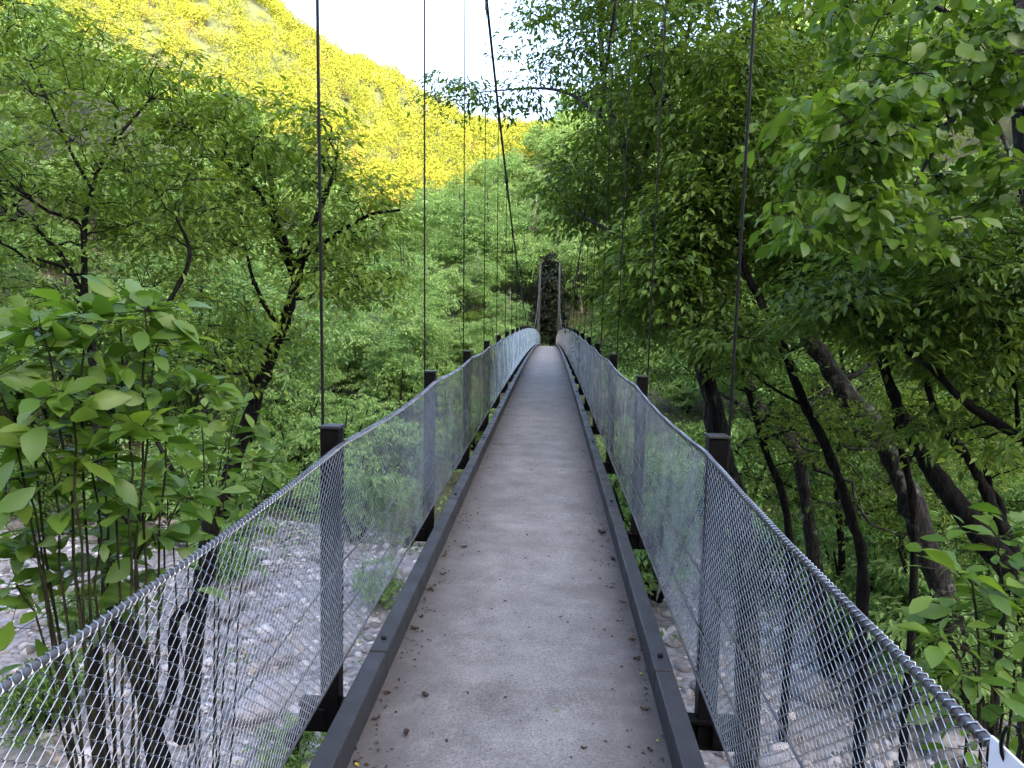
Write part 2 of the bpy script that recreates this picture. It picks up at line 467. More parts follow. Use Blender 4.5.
def grow(trunks, ells, n1, n2, n3, leaf, bark, lf, twig_len=0.9, per_twig=26, wig=0.06, big=False,
         r1=0.3, droop=0.12, spread=0.26, flat=0.35, r_min=0.004, up=0.9, spine=0.75):
    """trunks: list of (pts(N,3), rad(N)). returns (wood MB, crown MB)"""
    wood, crown = MB(), MB()
    nodes, nr = [], []
    for pts, rad in trunks:
        pts = np.asarray(pts, float); rad = np.asarray(rad, float)
        n = len(pts)
        # resample smooth (catmull-rom)
        ext = np.concatenate([[2 * pts[0] - pts[1]], pts, [2 * pts[-1] - pts[-2]]])
        out, ro = [], []
        for i in range(n - 1):
            p0, p1, p2, p3 = ext[i:i + 4]
            for t in np.linspace(0, 1, 6, endpoint=False):
                out.append(0.5 * ((2 * p1) + (-p0 + p2) * t + (2 * p0 - 5 * p1 + 4 * p2 - p3) * t * t + (-p0 + 3 * p1 - 3 * p2 + p3) * t ** 3))
                ro.append(rad[i] * (1 - t) + rad[i + 1] * t)
        out.append(pts[-1]); ro.append(rad[-1])
        out, ro = np.array(out), np.array(ro)
        out[1:-1] += rng.normal(size=(len(out) - 2, 3)) * ro[1:-1, None] * 0.09
        ro = ro * (1 + 0.09 * rng.normal(size=len(ro)))
        wood.tubes(out, ro[None], 10)
        k0 = int(len(out) * 0.3)
        nodes.append(out[k0:]); nr.append(ro[k0:])
    nodes, nr = np.concatenate(nodes), np.concatenate(nr)
    for lev, (nn, N, sides) in enumerate(((n1, 9, 6), (n2, 7, 4))):
        if nn == 0:
            continue
        tg = in_ell(ells, nn, 0.45)
        ix = attach(nodes, tg, up)
        a = nodes[ix]
        D = np.linalg.norm(tg - a, axis=1, keepdims=True)
        c = a + (tg - a) * 0.5 + np.array([0, 0, 1.0]) * D * 0.16 + rng.normal(size=(nn, 3)) * D * 0.10
        path = bez(a, c, tg, N)
        path[:, 1:-1] += rng.normal(size=(nn, N - 2, 3)) * D[:, None] * wig * 0.5
        rr = np.minimum(nr[ix] * (0.62 if lev == 0 else 0.5), 0.010 + 0.014 * D[:, 0] if lev == 0 else 0.006 + 0.009 * D[:, 0])
        R = rr[:, None] * np.linspace(1, 0.28, N)[None]
        wood.tubes(path, np.maximum(R, r_min), sides)
        nodes = np.concatenate([nodes, path[:, 2:].reshape(-1, 3)])
        nr = np.concatenate([nr, R[:, 2:].ravel()])
    # twigs
    tg = in_ell(ells, n3, 0.2)
    ix = np.concatenate([attach(nodes, tg[i:i + 200], up * 0.4) for i in range(0, n3, 200)])
    a = nodes[ix]
    v = tg - a
    D = np.linalg.norm(v, axis=1, keepdims=True)
    v = norm(v + rng.normal(size=v.shape) * 0.25 * D)
    v[:, 2] *= 0.4
    v = norm(v)
    ln = np.clip(D, twig_len * 0.5, twig_len * 1.35)
    far = D[:, 0] > twig_len * 1.5
    # long gaps: bridge them with a thin shoot so that no spray floats
    b = a + v * ln
    b[far] = tg[far]
    dirb = norm(b - a)
    lnb = np.linalg.norm(b - a, axis=1, keepdims=True)
    c = a + (b - a) * 0.5 + np.array([0, 0, 1.0]) * lnb * 0.12
    b = b - np.array([0, 0, 1.0]) * lnb * droop
    N = 5
    path = bez(a, c, b, N)
    crown.tubes(path, np.linspace(1, 0.35, N)[None] * np.clip(0.004 + 0.004 * lnb, r_min, 0.02), 3, mi=1)
    # leaves: flat sprays along the outer part of every twig
    K = n3 * per_twig
    k = np.repeat(np.arange(n3), per_twig)
    span = np.minimum(1.0, twig_len * spine / lnb[k, 0])
    t = 1 - span * rng.uniform(0, 1, K) ** 0.9
    tt = t[:, None]
    pos = (1 - tt) ** 2 * a[k] + 2 * tt * (1 - tt) * c[k] + tt * tt * b[k]
    dk = norm(b - c)[k]
    sd = norm(np.cross(dk, np.array([0, 0, 1.0])) + 1e-6)
    sgn = rng.choice([-1.0, 1.0], K)[:, None]
    off = np.abs(rng.normal(size=K))[:, None] * spread * twig_len
    pos = pos + (sd * sgn + dk * 0.5) * off + rng.normal(size=(K, 3)) * np.array([0.03, 0.03, 0.05]) * twig_len
    pos[:, 2] -= off[:, 0] * 0.18
    ld = dk * 0.7 + sd * sgn * rng.uniform(0.3, 1.1, K)[:, None] + rng.normal(size=(K, 3)) * 0.35
    ld[:, 2] -= rng.uniform(0.0, 0.6, K)
    nn_ = np.array([0, 0, 1.0]) + rng.normal(size=(K, 3)) * flat
    L = leaf[0] * rng.uniform(0.42, 1.35, K)
    leaf_set(crown, pos, ld, nn_, L, L * leaf[1], 0, big)
    return wood, crown

def put_tree(name, base, wood, crown, bark, lf, label, cat='tree', group=None, crown_name='crown', trunk_name='trunk', big=False):
    base = np.asarray(base, float)
    for mb in (wood, crown):
        mb.v = [v - base for v in mb.v]
    t = thing(name, base, label, cat, group)
    wood.build(trunk_name, bark, t, smooth_sh=True)
    crown.build(crown_name, [lf, bark], t, smooth_sh=big)
    return t

def pxpath(lst):
    """[(px,py,depth,width_px)] -> points, radii"""
    return (np.array([P(a, b, d) for a, b, d, w in lst]), np.array([max(w, 0.6) * d / FPX / 2 * 0.82 for a, b, d, w in lst]))

def pxell(px, py, d, rx, ry, rz, w=1.0):
    return (P(px, py, d), np.array([rx * d / FPX, rz, ry * d / FPX]), w)

# ------------------------------------------------------------------ terrain
def ridge_h(x):
    xs = [-700, -330, -250, -205, -175, -150, -134, -112, -98, -80, -60, -32, 5, 45, 100, 200, 500]
    zs = [90, 150, 162, 163, 170, 166, 148, 132, 124, 113, 101, 92, 96, 112, 140, 160, 150]
    return np.interp(x, xs, zs)

def height(x, y):
    x = np.asarray(x, float); y = np.asarray(y, float)
    bed = -5.6 + 0.25 * vnoise(x, y, 3.0, 1)
    # the near bank: steep up to the bridge end behind the camera
    nb = smooth(5.0, -4.0, y - 0.05 * np.abs(x))
    z = bed + nb * 4.4
    # the far bank up to the far bridge end
    yy = y + 0.18 * np.maximum(x, 0) + 2.0 * vnoise(x, y, 11, 2)
    z = z + smooth(21, 66, yy) * 4.2
    k = np.interp(x, [-80, -40, -22, 0, 25, 60, 140], [0.08, 0.15, 0.25, 0.44, 0.58, 0.62, 0.62])
    z = z + k * np.clip(y - 69, 0, 90) * smooth(66, 78, y)
    # side slopes close to the bridge, right bank forest
    z = z + 0.35 * np.clip(x - 26, 0, 70) * smooth(-30, 10, y) + 0.85 * np.clip(-x - 30, 0, 36) * smooth(8, 40, y)
    # far mountain
    spur = 1 + 0.05 * vnoise(x, y, 34, 3) + 0.03 * vnoise(x, y, 14, 5)
    g = smooth(150, 400, y)
    far = ridge_h(x * 1.0) * g * spur
    z = np.where(y > 140, np.maximum(z * (1 - smooth(150, 260, y)) + 10 * smooth(150, 260, y), far), z)
    # wooded ridge behind the viewer that keeps the valley in shade
    back = 150 * smooth(-45, -190, y) * (1 + 0.05 * vnoise(x, y, 40, 4))
    z = z + back
    far_n = smooth(30, 120, np.hypot(x, y))
    return z + 0.12 * vnoise(x, y, 1.3, 6) + far_n * 0.8 * vnoise(x, y, 9, 7)

def axis(lims):
    out = []
    for a, b, st in lims:
        out.append(np.arange(a, b, st))
    return np.concatenate(out + [[lims[-1][1]]])

gx = axis([(-1500, -300, 60), (-300, -100, 12), (-100, -40, 4), (-40, 40, 1.0), (40, 100, 4), (100, 300, 12), (300, 1500, 60)])
gy = axis([(-900, -200, 50), (-200, -40, 8), (-40, 0, 2), (0, 70, 1.0), (70, 160, 3), (160, 420, 8), (420, 1500, 60)])
GX, GY = np.meshgrid(gx, gy, indexing='ij')
GZ = height(GX, GY)
mb = MB()
ny = len(gy)
ii = (np.arange(len(gx) - 1)[:, None] * ny + np.arange(ny - 1)[None]).ravel()
mb.add(np.stack([GX, GY, GZ], -1).reshape(-1, 3), np.stack([ii, ii + ny, ii + ny + 1, ii + 1], -1))
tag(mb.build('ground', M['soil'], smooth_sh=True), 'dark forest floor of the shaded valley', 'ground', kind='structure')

# gravel river bed sheet a little above the terrain
bx = np.arange(-46, 46.1, 0.6); by = np.arange(4.2, 24.1, 0.6)
BX, BY = np.meshgrid(bx, by, indexing='ij')
ed = np.minimum(np.minimum((BY - 4.2) / 2.5, (24.0 - BY) / 3.0), 1)
BZ = height(BX, BY) + 0.10 * np.clip(ed + 0.5 * vnoise(BX, BY, 1.7, 9), -1, 1) + 0.03
mb = MB(); ny = len(by)
ii = (np.arange(len(bx) - 1)[:, None] * ny + np.arange(ny - 1)[None]).ravel()
mb.add(np.stack([BX, BY, BZ], -1).reshape(-1, 3), np.stack([ii, ii + ny, ii + ny + 1, ii + 1], -1))
tag(mb.build('riverbed', M['gravel'], smooth_sh=True), 'pale dry gravel riverbed below the footbridge', 'riverbed', kind='structure')

# loose river stones: one object
import bmesh
def stone_base(sub, seed, jag=0.28):
    bm = bmesh.new()
    bmesh.ops.create_icosphere(bm, subdivisions=sub, radius=1)
    V = np.array([v.co[:] for v in bm.verts])
    F = np.array([[v.index for v in f.verts] for f in bm.faces])
    bm.free()
    d = np.array([mnoise.noise(Vector(v * 0.9) + Vector((seed * 3.1, seed, 0))) + 0.45 * mnoise.noise(Vector(v * 2.3) + Vector((0, seed * 2.2, 5))) for v in V])
    # flatten a few sides so that the stone has faces
    r = np.random.default_rng(int(seed * 10))
    for _ in range(7):
        n = norm(r.normal(size=3)); h = r.uniform(0.55, 0.85)
        p = V @ n
        V = V - np.maximum(p - h, 0)[:, None] * n * 0.85
    return V * (1 + jag * d)[:, None], F
peb = MB()
bases = [stone_base(1, k + 0.5) for k in range(4)]
NP = 24000
X = rng.uniform(-40, 40, NP); Y = rng.uniform(4.5, 23.5, NP)
R = 0.05 + 0.16 * rng.uniform(0, 1, NP) ** 3
Z = height(X, Y)
for k in range(4):
    m_ = np.arange(k, NP, 4)
    V0, F0 = bases[k]
    a = rng.uniform(0, 6.28, len(m_)); s3 = rng.uniform([0.8, 0.6, 0.4], [1.4, 1.0, 0.8], (len(m_), 3))
    V = V0[None] * (R[m_, None] * s3)[:, None, :]
    c, s = np.cos(a)[:, None], np.sin(a)[:, None]
    V = np.stack([V[..., 0] * c - V[..., 1] * s, V[..., 0] * s + V[..., 1] * c, V[..., 2]], -1)
    V += np.stack([X[m_], Y[m_], Z[m_] + 0.12 + R[m_] * 0.15], -1)[:, None]
    peb.add(V.reshape(-1, 3), tris=(F0[None] + (np.arange(len(m_)) * len(V0))[:, None, None]).reshape(-1, 3))
tag(peb.build('river_gravel', M['pebble'], smooth_sh=True), 'loose pale cobbles covering the dry riverbed', 'gravel', kind='stuff')

protos = []
for k in range(5):
    V0, F0 = stone_base(3, k * 1.7 + 3, 0.45)
    b = MB(); b.add(V0, tris=F0)
    o = b.build('boulder', M['rock'], smooth_sh=True)
    tag(o, 'pale grey boulder lying in the riverbed below the wire netting', 'boulder', 'boulders strewn along the riverbed')
    protos.append(o)
for k in range(230):
    if k < 160:
        x, y = rng.uniform(-20, -1.5), rng.uniform(6, 22)
    else:
        x, y = rng.uniform(1.5, 26), rng.uniform(7, 22)
    r = 0.18 + 0.40 * rng.uniform() ** 2.6
    o = protos[k] if k < 5 else protos[k % 5].copy()
    if k >= 5:
        col.objects.link(o)
    o.location = (x, y, float(height(x, y)) + 0.12 + r * 0.22)
    o.rotation_euler = (rng.uniform(-0.3, 0.3), rng.uniform(-0.3, 0.3), rng.uniform(0, 6.28))
    o.scale = (r * rng.uniform(0.9, 1.5), r * rng.uniform(0.8, 1.1), r * rng.uniform(0.55, 0.85))

# ------------------------------------------------------------------ the footbridge
SP, Y0, NS = 2.35, 0.43, 28               # hanger spacing, first post, number of bays
HALF, POSTX = 0.53, 0.735
def camber(y):
    y = np.asarray(y, float)
    return 0.25 - 0.00061 * (y - 22.0) ** 2 - 0.01
def cable_z(y):
    return 1.46 - 0.52 + 0.0063 * (np.asarray(y, float) - 37.0) ** 2
posts_y = [Y0 + SP * i for i in range(-2, NS + 1)]
END = posts_y[-1]
bridge = thing('suspension_bridge', (0, 0, 0), 'narrow suspension footbridge with concrete deck and wire netting sides leading into the forest', 'footbridge')

# deck sheet with thickness
mb = MB()
ys = np.arange(posts_y[0], END + 0.3, 0.2)
xs = np.linspace(-HALF, HALF, 9)
top = np.array([[[x, y, camber(y)] for x in xs] for y in ys])
n = len(xs)
ii = (np.arange(len(ys) - 1)[:, None] * n + np.arange(n - 1)[None]).ravel()
mb.add(top.reshape(-1, 3), np.stack([ii, ii + 1, ii + n + 1, ii + n], -1))
for sx in (-1, 1):
    e = np.array([[[sx * HALF, y, camber(y)], [sx * HALF, y, camber(y) - 0.07]] for y in ys]).reshape(-1, 3)
    j = np.arange(len(ys) - 1) * 2
    mb.add(e, np.stack([j, j + 1, j + 3, j + 2], -1))
bt = np.array([[[x, y, camber(y) - 0.07] for x in (-HALF, HALF)] for y in ys]).reshape(-1, 3)
j = np.arange(len(ys) - 1) * 2
mb.add(bt, np.stack([j, j + 2, j + 3, j + 1], -1))
mb.build('deck', M['deck'], bridge)

# kerbs: one steel box section per bay and side, a bolt near each joint
KW, KH = 0.072, 0.11
kb = MB()
kb.box((0, SP / 2, KH / 2 - 0.02), (KW, SP - 0.008, KH + 0.04), bev=0.006)
kerb0 = kb.build('kerb', M['kerb'], bridge)
bb = MB(); bb.tubes(np.array([[0, 0, 0], [0, 0, 0.008], [0, 0, 0.012]])[None], np.array([[0.011, 0.011, 0.008]]), 8, cap=True)
bolt0 = bb.build('bolt', M['post'], kerb0, (0, 0.11, KH))
first = True
for sx in (-1, 1):
    for i in range(len(posts_y) - 1):
        y = posts_y[i]; s = math.atan2(camber(y + SP) - camber(y), SP)
        if first:
            k, b = kerb0, bolt0; first = False
        else:
            k = kerb0.copy(); col.objects.link(k); b = bolt0.copy(); col.objects.link(b); b.parent = k
        k.parent = bridge
        k.location = (sx * (HALF + KW / 2), y + (0.06 if sx < 0 else 0.0), float(camber(y)))
        k.rotation_euler = (s, 0, 0)

# cross beams
cb = MB()
cb.box((0, 0, 0), (2 * 0.86, 0.07, 0.012)); cb.box((0, 0, -0.10), (2 * 0.86, 0.07, 0.012)); cb.box((0, 0, -0.05), (2 * 0.86, 0.010, 0.088))
for sx in (-1, 1):
    cb.box((sx * 0.80, 0, -0.05), (0.10, 0.10, 0.085), bev=0.004)
    cb.tubes(np.array([[sx * 0.84, -0.04, -0.07], [sx * 0.84, -0.13, -0.07]])[None], 0.018, 8, cap=True)
    cb.tubes(np.array([[sx * 0.84, -0.13, -0.07], [sx * 0.84, -0.165, -0.07]])[None], 0.032, 8, cap=True)
beam0 = cb.build('cross_beam', M['post'], bridge)
# two stringers under the deck
for sx in (-1, 1):
    s_ = MB()
    yl = np.array(ys); zz = camber(yl) - 0.20
    for a, b2, c2, d2 in ((0.04, 0.0, 0.04, 0.0),):
        V = np.array([[[sx * 0.42 + dx, y, z + dz] for dx, dz in ((-.035, -.09), (.035, -.09), (.035, .05), (-.035, .05))] for y, z in zip(yl, zz)]).reshape(-1, 3)
        j = (np.arange(len(yl) - 1)[:, None] * 4 + np.arange(4)[None])
        jn = (np.arange(len(yl) - 1)[:, None] * 4 + (np.arange(4)[None] + 1) % 4)
        s_.add(V, np.stack([j, jn, jn + 4, j + 4], -1).reshape(-1, 4))
    s_.build('stringer', M['post'], bridge)

# posts
PT = 1.03
pm = MB(); pm.box((0, 0, (PT - 0.19) / 2), (0.072, 0.072, PT + 0.19 - 0.02), bev=0.005)
post0 = pm.build('post', M['post'], bridge)
cm = MB(); cm.box((0, 0, PT - 0.007), (0.082, 0.082, 0.012), bev=0.003)
cap0 = cm.build('post_cap', M['kerb'], post0)
first = True
for i, y in enumerate(posts_y):
    h = float(camber(y))
    b = beam0 if i == 0 else beam0.copy()
    if i: col.objects.link(b)
    b.parent = bridge
    b.location = (0, y, h - 0.08)
    for sx in (-1, 1):
        if first:
            p, c = post0, cap0; first = False
        else:
            p = post0.copy(); col.objects.link(p); c = cap0.copy(); col.objects.link(c); c.parent = p
        p.parent = bridge
        p.location = (sx * POSTX, y + (0.02 if sx > 0 else 0.0), h)
        p.rotation_euler = (rng.normal() * 0.004, rng.normal() * 0.004, rng.normal() * 0.03)

# chain-link panels
NB, NTOP = 0.10, 0.96
def chain_panel(seed):
    m = MB()
    p = 0.0205
    nk = int(round(SP / p)); p = SP / nk
    nj = int(round((NTOP - NB) / 0.0165)); pz = (NTOP - NB) / nj
    k = np.arange(nk)[:, None]
    h2 = np.arange(2 * nj + 2)[None]
    jj = h2 // 2                                   # two points at every bend: the coil steps from front to back
    ph = (jj + k) % 2
    y = k * p + ph * p + np.where(ph == 1, 1, -1) * 0.0012
    z = NB + jj * pz + np.where(h2 % 2 == 0, -1, 1) * 0.0014 + 0 * k
    rr = np.random.default_rng(seed)
    fr = (h2 - 1) // 2 + k                         # index of the strand each point belongs to
    x = np.where(fr % 2 == 0, 0.0022, -0.0022)
    u = y / SP
    w = (NTOP - z) / (NTOP - NB)
    f = np.sin(np.pi * u)
    x = x + 0.020 * f * np.sin(np.pi * w) * rr.choice([-0.6, 1.0]) + 0.006 * vnoise(y, z, 0.25, seed)
    zz = z - 0.028 * f * (1 - 0.5 * w) + 0.006 * vnoise(y, z, 0.18, seed + 3)
    yy = y + 0.006 * vnoise(y, z, 0.3, seed + 5)
    yy = np.clip(yy, 0, SP)
    pts = np.stack([x, yy, zz], -1)
    m.tubes(pts, 0.00085, 4)
    return m
panels = []
for s in range(4):
    panels.append(chain_panel(s + 1).build('wire_netting', M['galv'], bridge))
used = 0
for sx in (-1, 1):
    for i in range(len(posts_y) - 1):
        y = posts_y[i]; s = math.atan2(camber(y + SP) - camber(y), SP)
        if used < 4:
            o = panels[used]
        else:
            o = panels[int(rng.integers(4))].copy(); col.objects.link(o)
        used += 1
        o.parent = bridge
        o.location = (sx * (POSTX - 0.045), y, float(camber(y)))
        o.rotation_euler = (s, 0, 0)

# net ropes: the thick lashed top rope, two middle wires, bottom rope
def rope_path(hgt, sag, sub=12, jit=0.0):
    pts = []
    for i in range(len(posts_y) - 1):
        y = posts_y[i]
        for q in range(sub):
            u = q / sub
            yy = y + u * SP
            pts.append([0, yy, float(camber(yy)) + hgt - sag * math.sin(math.pi * u) + jit * rng.normal()])
    pts.append([0, END, float(camber(END)) + hgt])
    return np.array(pts)
for sx in (-1, 1):
    xo = sx * (POSTX - 0.045)
    rp = rope_path(NTOP, 0.028)
    m = MB(); q = rp.copy(); q[:, 0] = xo
    m.tubes(q, 0.0072, 7)
    # lashing wire wound round the rope
    near = rp[rp[:, 1] < 26]
    t = np.linspace(0, len(near) - 1.001, int(26 / 0.0035))
    i0 = t.astype(int); fr = (t - i0)[:, None]
    base = near[i0] * (1 - fr) + near[i0 + 1] * fr
    ph = base[:, 1] / 0.0205 * 2 * np.pi
    hel = base + np.stack([np.cos(ph) * 0.0092 + xo, 0 * ph, np.sin(ph) * 0.0095], -1)
    m.tubes(hel, 0.0019, 4, mi=1)
    m.build('top_rope', [M['galv_dull'], M['galv']], bridge, smooth_sh=True)
    for hgt, r_, sg in ((0.50, 0.004, 0.02), (0.29, 0.004, 0.015), (NB, 0.006, 0.0)):
        m = MB(); q = rope_path(hgt, sg); q[:, 0] = xo - sx * 0.004
        m.tubes(q, r_, 6)
        m.build('net_rope', M['galv_dull'], bridge, smooth_sh=True)

# main cables and hangers
def cable_x(z, h):
    return 0.755 + 0.014 * np.maximum(z - h - 0.3, 0)
hy = np.array(posts_y)
for sx in (-1, 1):
    yl = np.linspace(-14, END + 2, 140)
    zl = cable_z(yl)
    m = MB()
    m.tubes(np.stack([sx * cable_x(zl, camber(yl)), yl, zl], -1), 0.019, 8)
    m.build('main_cable', M['main_cable'], bridge, smooth_sh=True)
    for y in hy:
        h = float(camber(y)); zt = float(cable_z(y)); xt = float(cable_x(zt, h))
        if zt < h + 0.3:
            continue
        m = MB()
        pts = np.array([[sx * 0.765, y + 0.03, h - 0.17], [sx * (0.76), y + 0.03, h + 0.3], [sx * xt, y + 0.03, zt]])
        m.tubes(np.stack([pts[0] * (1 - u) + pts[2] * u for u in np.linspace(0, 1, 8)]), 0.006, 6)
        m.tubes(np.array([pts[0], pts[0] * 0.75 + pts[1] * 0.25, pts[1] * 0.5 + pts[0] * 0.5]), 0.010, 6)
        hg = m.build('hanger', M['cable'], bridge, smooth_sh=True)
        c = MB()
        c.box((sx * xt, y + 0.03, zt), (0.055, 0.12, 0.07), bev=0.008)
        c.tubes(np.array([[sx * xt, y + 0.03, zt - 0.02], [sx * xt, y + 0.03, zt - 0.17]]), 0.016, 6, cap=True)
        c.build('clamp', M['cable'], hg)
# far tower: two legs with a cap beam
TY = END + 1.0
for sx in (-1, 1):
    m = MB()
    zt = float(cable_z(TY)); xb, xt = 0.95, float(cable_x(zt, camber(TY)))
    for q0, q1 in ((-3.0, zt + 0.2),):
        V = []
        for z_, x_, w_ in ((q0, xb, 0.13), (zt + 0.2, xt, 0.08)):
            V += [[sx * x_ - w_, TY - w_, z_], [sx * x_ + w_, TY - w_, z_], [sx * x_ + w_, TY + w_, z_], [sx * x_ - w_, TY + w_, z_]]
        m.add(V, [[0, 1, 5, 4], [1, 2, 6, 5], [2, 3, 7, 6], [3, 0, 4, 7], [4, 5, 6, 7]])
    m.build('tower_leg', M['concrete'], bridge)

# white plate hung on the right netting
sg = thing('hanging_sign', (POSTX - 0.058, 0.80, float(camber(0.80)) + 0.975), 'white plate sign hung from the right top rope of the bridge', 'sign')
m = MB(); m.box((0, 0, -0.135), (0.004, 0.30, 0.26), bev=0.0015)
m.build('plate', M['sign_white'], sg)
m = MB()
X_ = -0.0028
for c, s in (((X_, 0, -0.045), (0.001, 0.22, 0.004)), ((X_, 0, -0.235), (0.001, 0.22, 0.004)), ((X_, 0.110, -0.14), (0.001, 0.004, 0.186)), ((X_, -0.110, -0.14), (0.001, 0.004, 0.186))):
    m.box(c, s)
m.build('border', M['sign_ink'], sg)
for q in (-0.12, 0.12):
    m = MB()
    a = np.linspace(0, 2 * np.pi, 13)
    m.tubes(np.stack([0.012 * np.cos(a) + 0.018 + 0 * a - 0.012, q + 0.012 * np.sin(a) * 0 + 0 * a, 0.0 + 0.026 * np.sin(a)], -1), 0.0025, 5)
    m.build('tie_wire', M['post'], sg)

# ------------------------------------------------------------------ litter on the deck
def curl_leaf(L, W, curl, seed):
    r = np.random.default_rng(seed)
    m = MB()
    u = np.linspace(0, 1, 7); v = np.linspace(-1, 1, 5)
    wd = np.sin(np.pi * np.clip(u * 0.95 + 0.03, 0, 1)) ** 0.7 * W / 2
    V = np.array([[vv * wd[i] * (1 + 0.15 * r.normal()), (uu - 0.5) * L, curl * (vv * vv * 0.6 + (uu - 0.5) ** 2 * 1.6) * W + 0.004 + 0.002 * r.normal()] for i, uu in enumerate(u) for vv in v])
    i = (np.arange(6)[:, None] * 5 + np.arange(4)[None]).ravel()
    m.add(V, np.stack([i, i + 1, i + 6, i + 5], -1))
    return m
spots = [  # pixel, size (m), material, label, curl, turn
    (406, 736, 0.050, 'dead', 'curled dark brown leaf standing alone near the lower left deck', 0.9, 0.2),
    (385, 694, 0.045, 'dead', 'flat brown leaf beside the left kerb joint', 0.35, 1.2),
    (376, 720, 0.040, 'dead', 'broken brown leaf below the kerb joint at the left edge', 0.5, 2.2),
    (425, 697, 0.050, 'dead', 'ragged brown leaf in the lower left part of the deck', 0.6, 0.9),
    (645, 711, 0.050, 'dead2', 'tan folded leaf lying near the right kerb bottom', 0.7, 1.5),
    (653, 701, 0.022, 'dead2', 'small pale stone-like leaf scrap beside the right kerb', 0.5, 0.3),
    (641, 675, 0.026, 'yellow', 'small yellow leaf scrap by the right kerb', 0.4, 0.6),
    (667, 743, 0.020, 'yellow', 'tiny yellow petal by the lower right kerb', 0.4, 0.1),
    (557, 712, 0.026, 'leaf_fall', 'pale green leaf scrap on the middle of the deck', 0.5, 0.8),
    (634, 640, 0.055, 'dead2', 'tan leaf pair heaped along the right edge of the deck', 0.5, 2.5),
    (640, 660, 0.045, 'dead', 'brown leaf heaped below the tan pair on the right edge', 0.5, 1.9),
    (602, 534, 0.080, 'dead', 'reddish brown leaf by the right kerb halfway along the near deck', 0.7, 1.0),
    (618, 560, 0.060, 'dead', 'dark leaf against the right kerb below the reddish one', 0.5, 0.4),
    (626, 603, 0.050, 'dead2', 'tan leaf against the right kerb beside a twig', 0.5, 1.4),
    (430, 590, 0.060, 'dead2', 'pale curled leaf beside the left kerb', 0.7, 0.7),
    (443, 575, 0.045, 'dead', 'brown leaf just beyond the pale curled one on the left', 0.5, 2.0),
    (415, 630, 0.055, 'dead', 'dark leaf cluster piece along the left kerb', 0.6, 1.2),
    (422, 618, 0.040, 'dead', 'small dark leaf above the cluster along the left kerb', 0.6, 0.2),
    (438, 556, 0.050, 'dead', 'brown leaf under the left kerb at mid distance', 0.5, 2.6),
    (464, 548, 0.050, 'dead', 'dark leaf on the left third of the deck at mid distance', 0.5, 1.7),
    (584, 749, 0.030, 'dead', 'thin reddish leaf flake near the bottom of the deck', 0.3, 1.57),
    (468, 694, 0.020, 'dead', 'tiny dark crumb left of centre on the deck', 0.5, 0.5),
    (650, 752, 0.028, 'dead', 'dark leaf crumb near the lower right kerb', 0.7, 0.9),
    (353, 766, 0.030, 'yellow', 'yellow petal at the bottom left corner of the deck', 0.4, 0.9),
]
for k, (px, py, L, mt, lab, cu, tn) in enumerate(spots):
    # where that ray meets the deck
    lo, hi = 1.5, 40.0
    for _ in range(40):
        mdp = (lo + hi) / 2; q = P(px, py, mdp)
        if q[2] > camber(q[1]): lo = mdp
        else: hi = mdp
    q = P(px, py, lo)
    q[0] = np.clip(q[0], -HALF + 0.03, HALF - 0.03)
    L *= 0.75
    o = curl_leaf(L, L * 0.55, cu, k).build('fallen_leaf', M[mt], loc=(q[0], q[1], float(camber(q[1])) + 0.001))
    o.rotation_euler = (0, 0, tn)
    tag(o, lab, 'leaf', 'fallen leaves on the bridge deck')
lit = MB()
NL = 4200
side = rng.choice([-1, 1], NL)
x = side * (HALF - np.abs(rng.exponential(0.055, NL)) - 0.008)
free = rng.uniform(size=NL) < 0.22
x = np.where(free, rng.uniform(-HALF, HALF, NL), np.clip(x, -HALF + .01, HALF - .01))
y = 1.6 + 34 * rng.uniform(0, 1, NL) ** 2.0
y = y + 0.25 * vnoise(y, y * 0, 0.4, 2)
a = rng.uniform(0, 6.28, NL)
L = 0.005 + 0.020 * rng.uniform(0, 1, NL) ** 4
nrm = np.array([0, 0, 1.0]) + rng.normal(size=(NL, 3)) * 0.3
leaf_set(lit, np.stack([x, y, camber(y) + 0.004], -1), np.stack([np.cos(a), np.sin(a), 0.15 * rng.normal(size=NL)], -1), nrm, L, L * 0.6)
tag(lit.build('leaf_litter', M['dead']), 'fine brown leaf crumbs scattered along both kerbs', 'leaf litter', kind='stuff')

# ------------------------------------------------------------------ near trees, left
def hero(name, trunks, ells, n, leaf, bark, lf, label, cat='tree', **kw):
    tr = [pxpath(t) for t in trunks]
    w, c = grow(tr, ells, *n, leaf, bark, lf, **kw)
    base = tr[0][0][0]
    return put_tree(name, base, w, c, M[bark], M[lf], label, cat, big=kw.get('big', False))

def foot(px, py, d, z=None):
    """extend a trunk down to the ground: the base point under (px,py,d)"""
    p = P(px, py, d)
    g = float(height(p[0], p[1])) - 0.15
    return p, g

def with_base(path, dx=0.0, dy=0.0, wmul=1.25):
    """prepend a ground point (in world) under the first pixel point"""
    pts, rad = pxpath(path)
    b = pts[0] + np.array([dx, dy, 0.0])
    b[2] = float(height(b[0], b[1])) - 0.2
    return np.concatenate([[b], pts]), np.concatenate([[rad[0] * wmul], rad])

def hero2(name, paths, ells, n, leaf, bark, lf, label, cat='tree', **kw):
    w, c = grow(paths, ells, *n, leaf, bark, lf, **kw)
    return put_tree(name, paths[0][0][0], w, c, M[bark], M[lf], label, cat, big=kw.get('big', False))

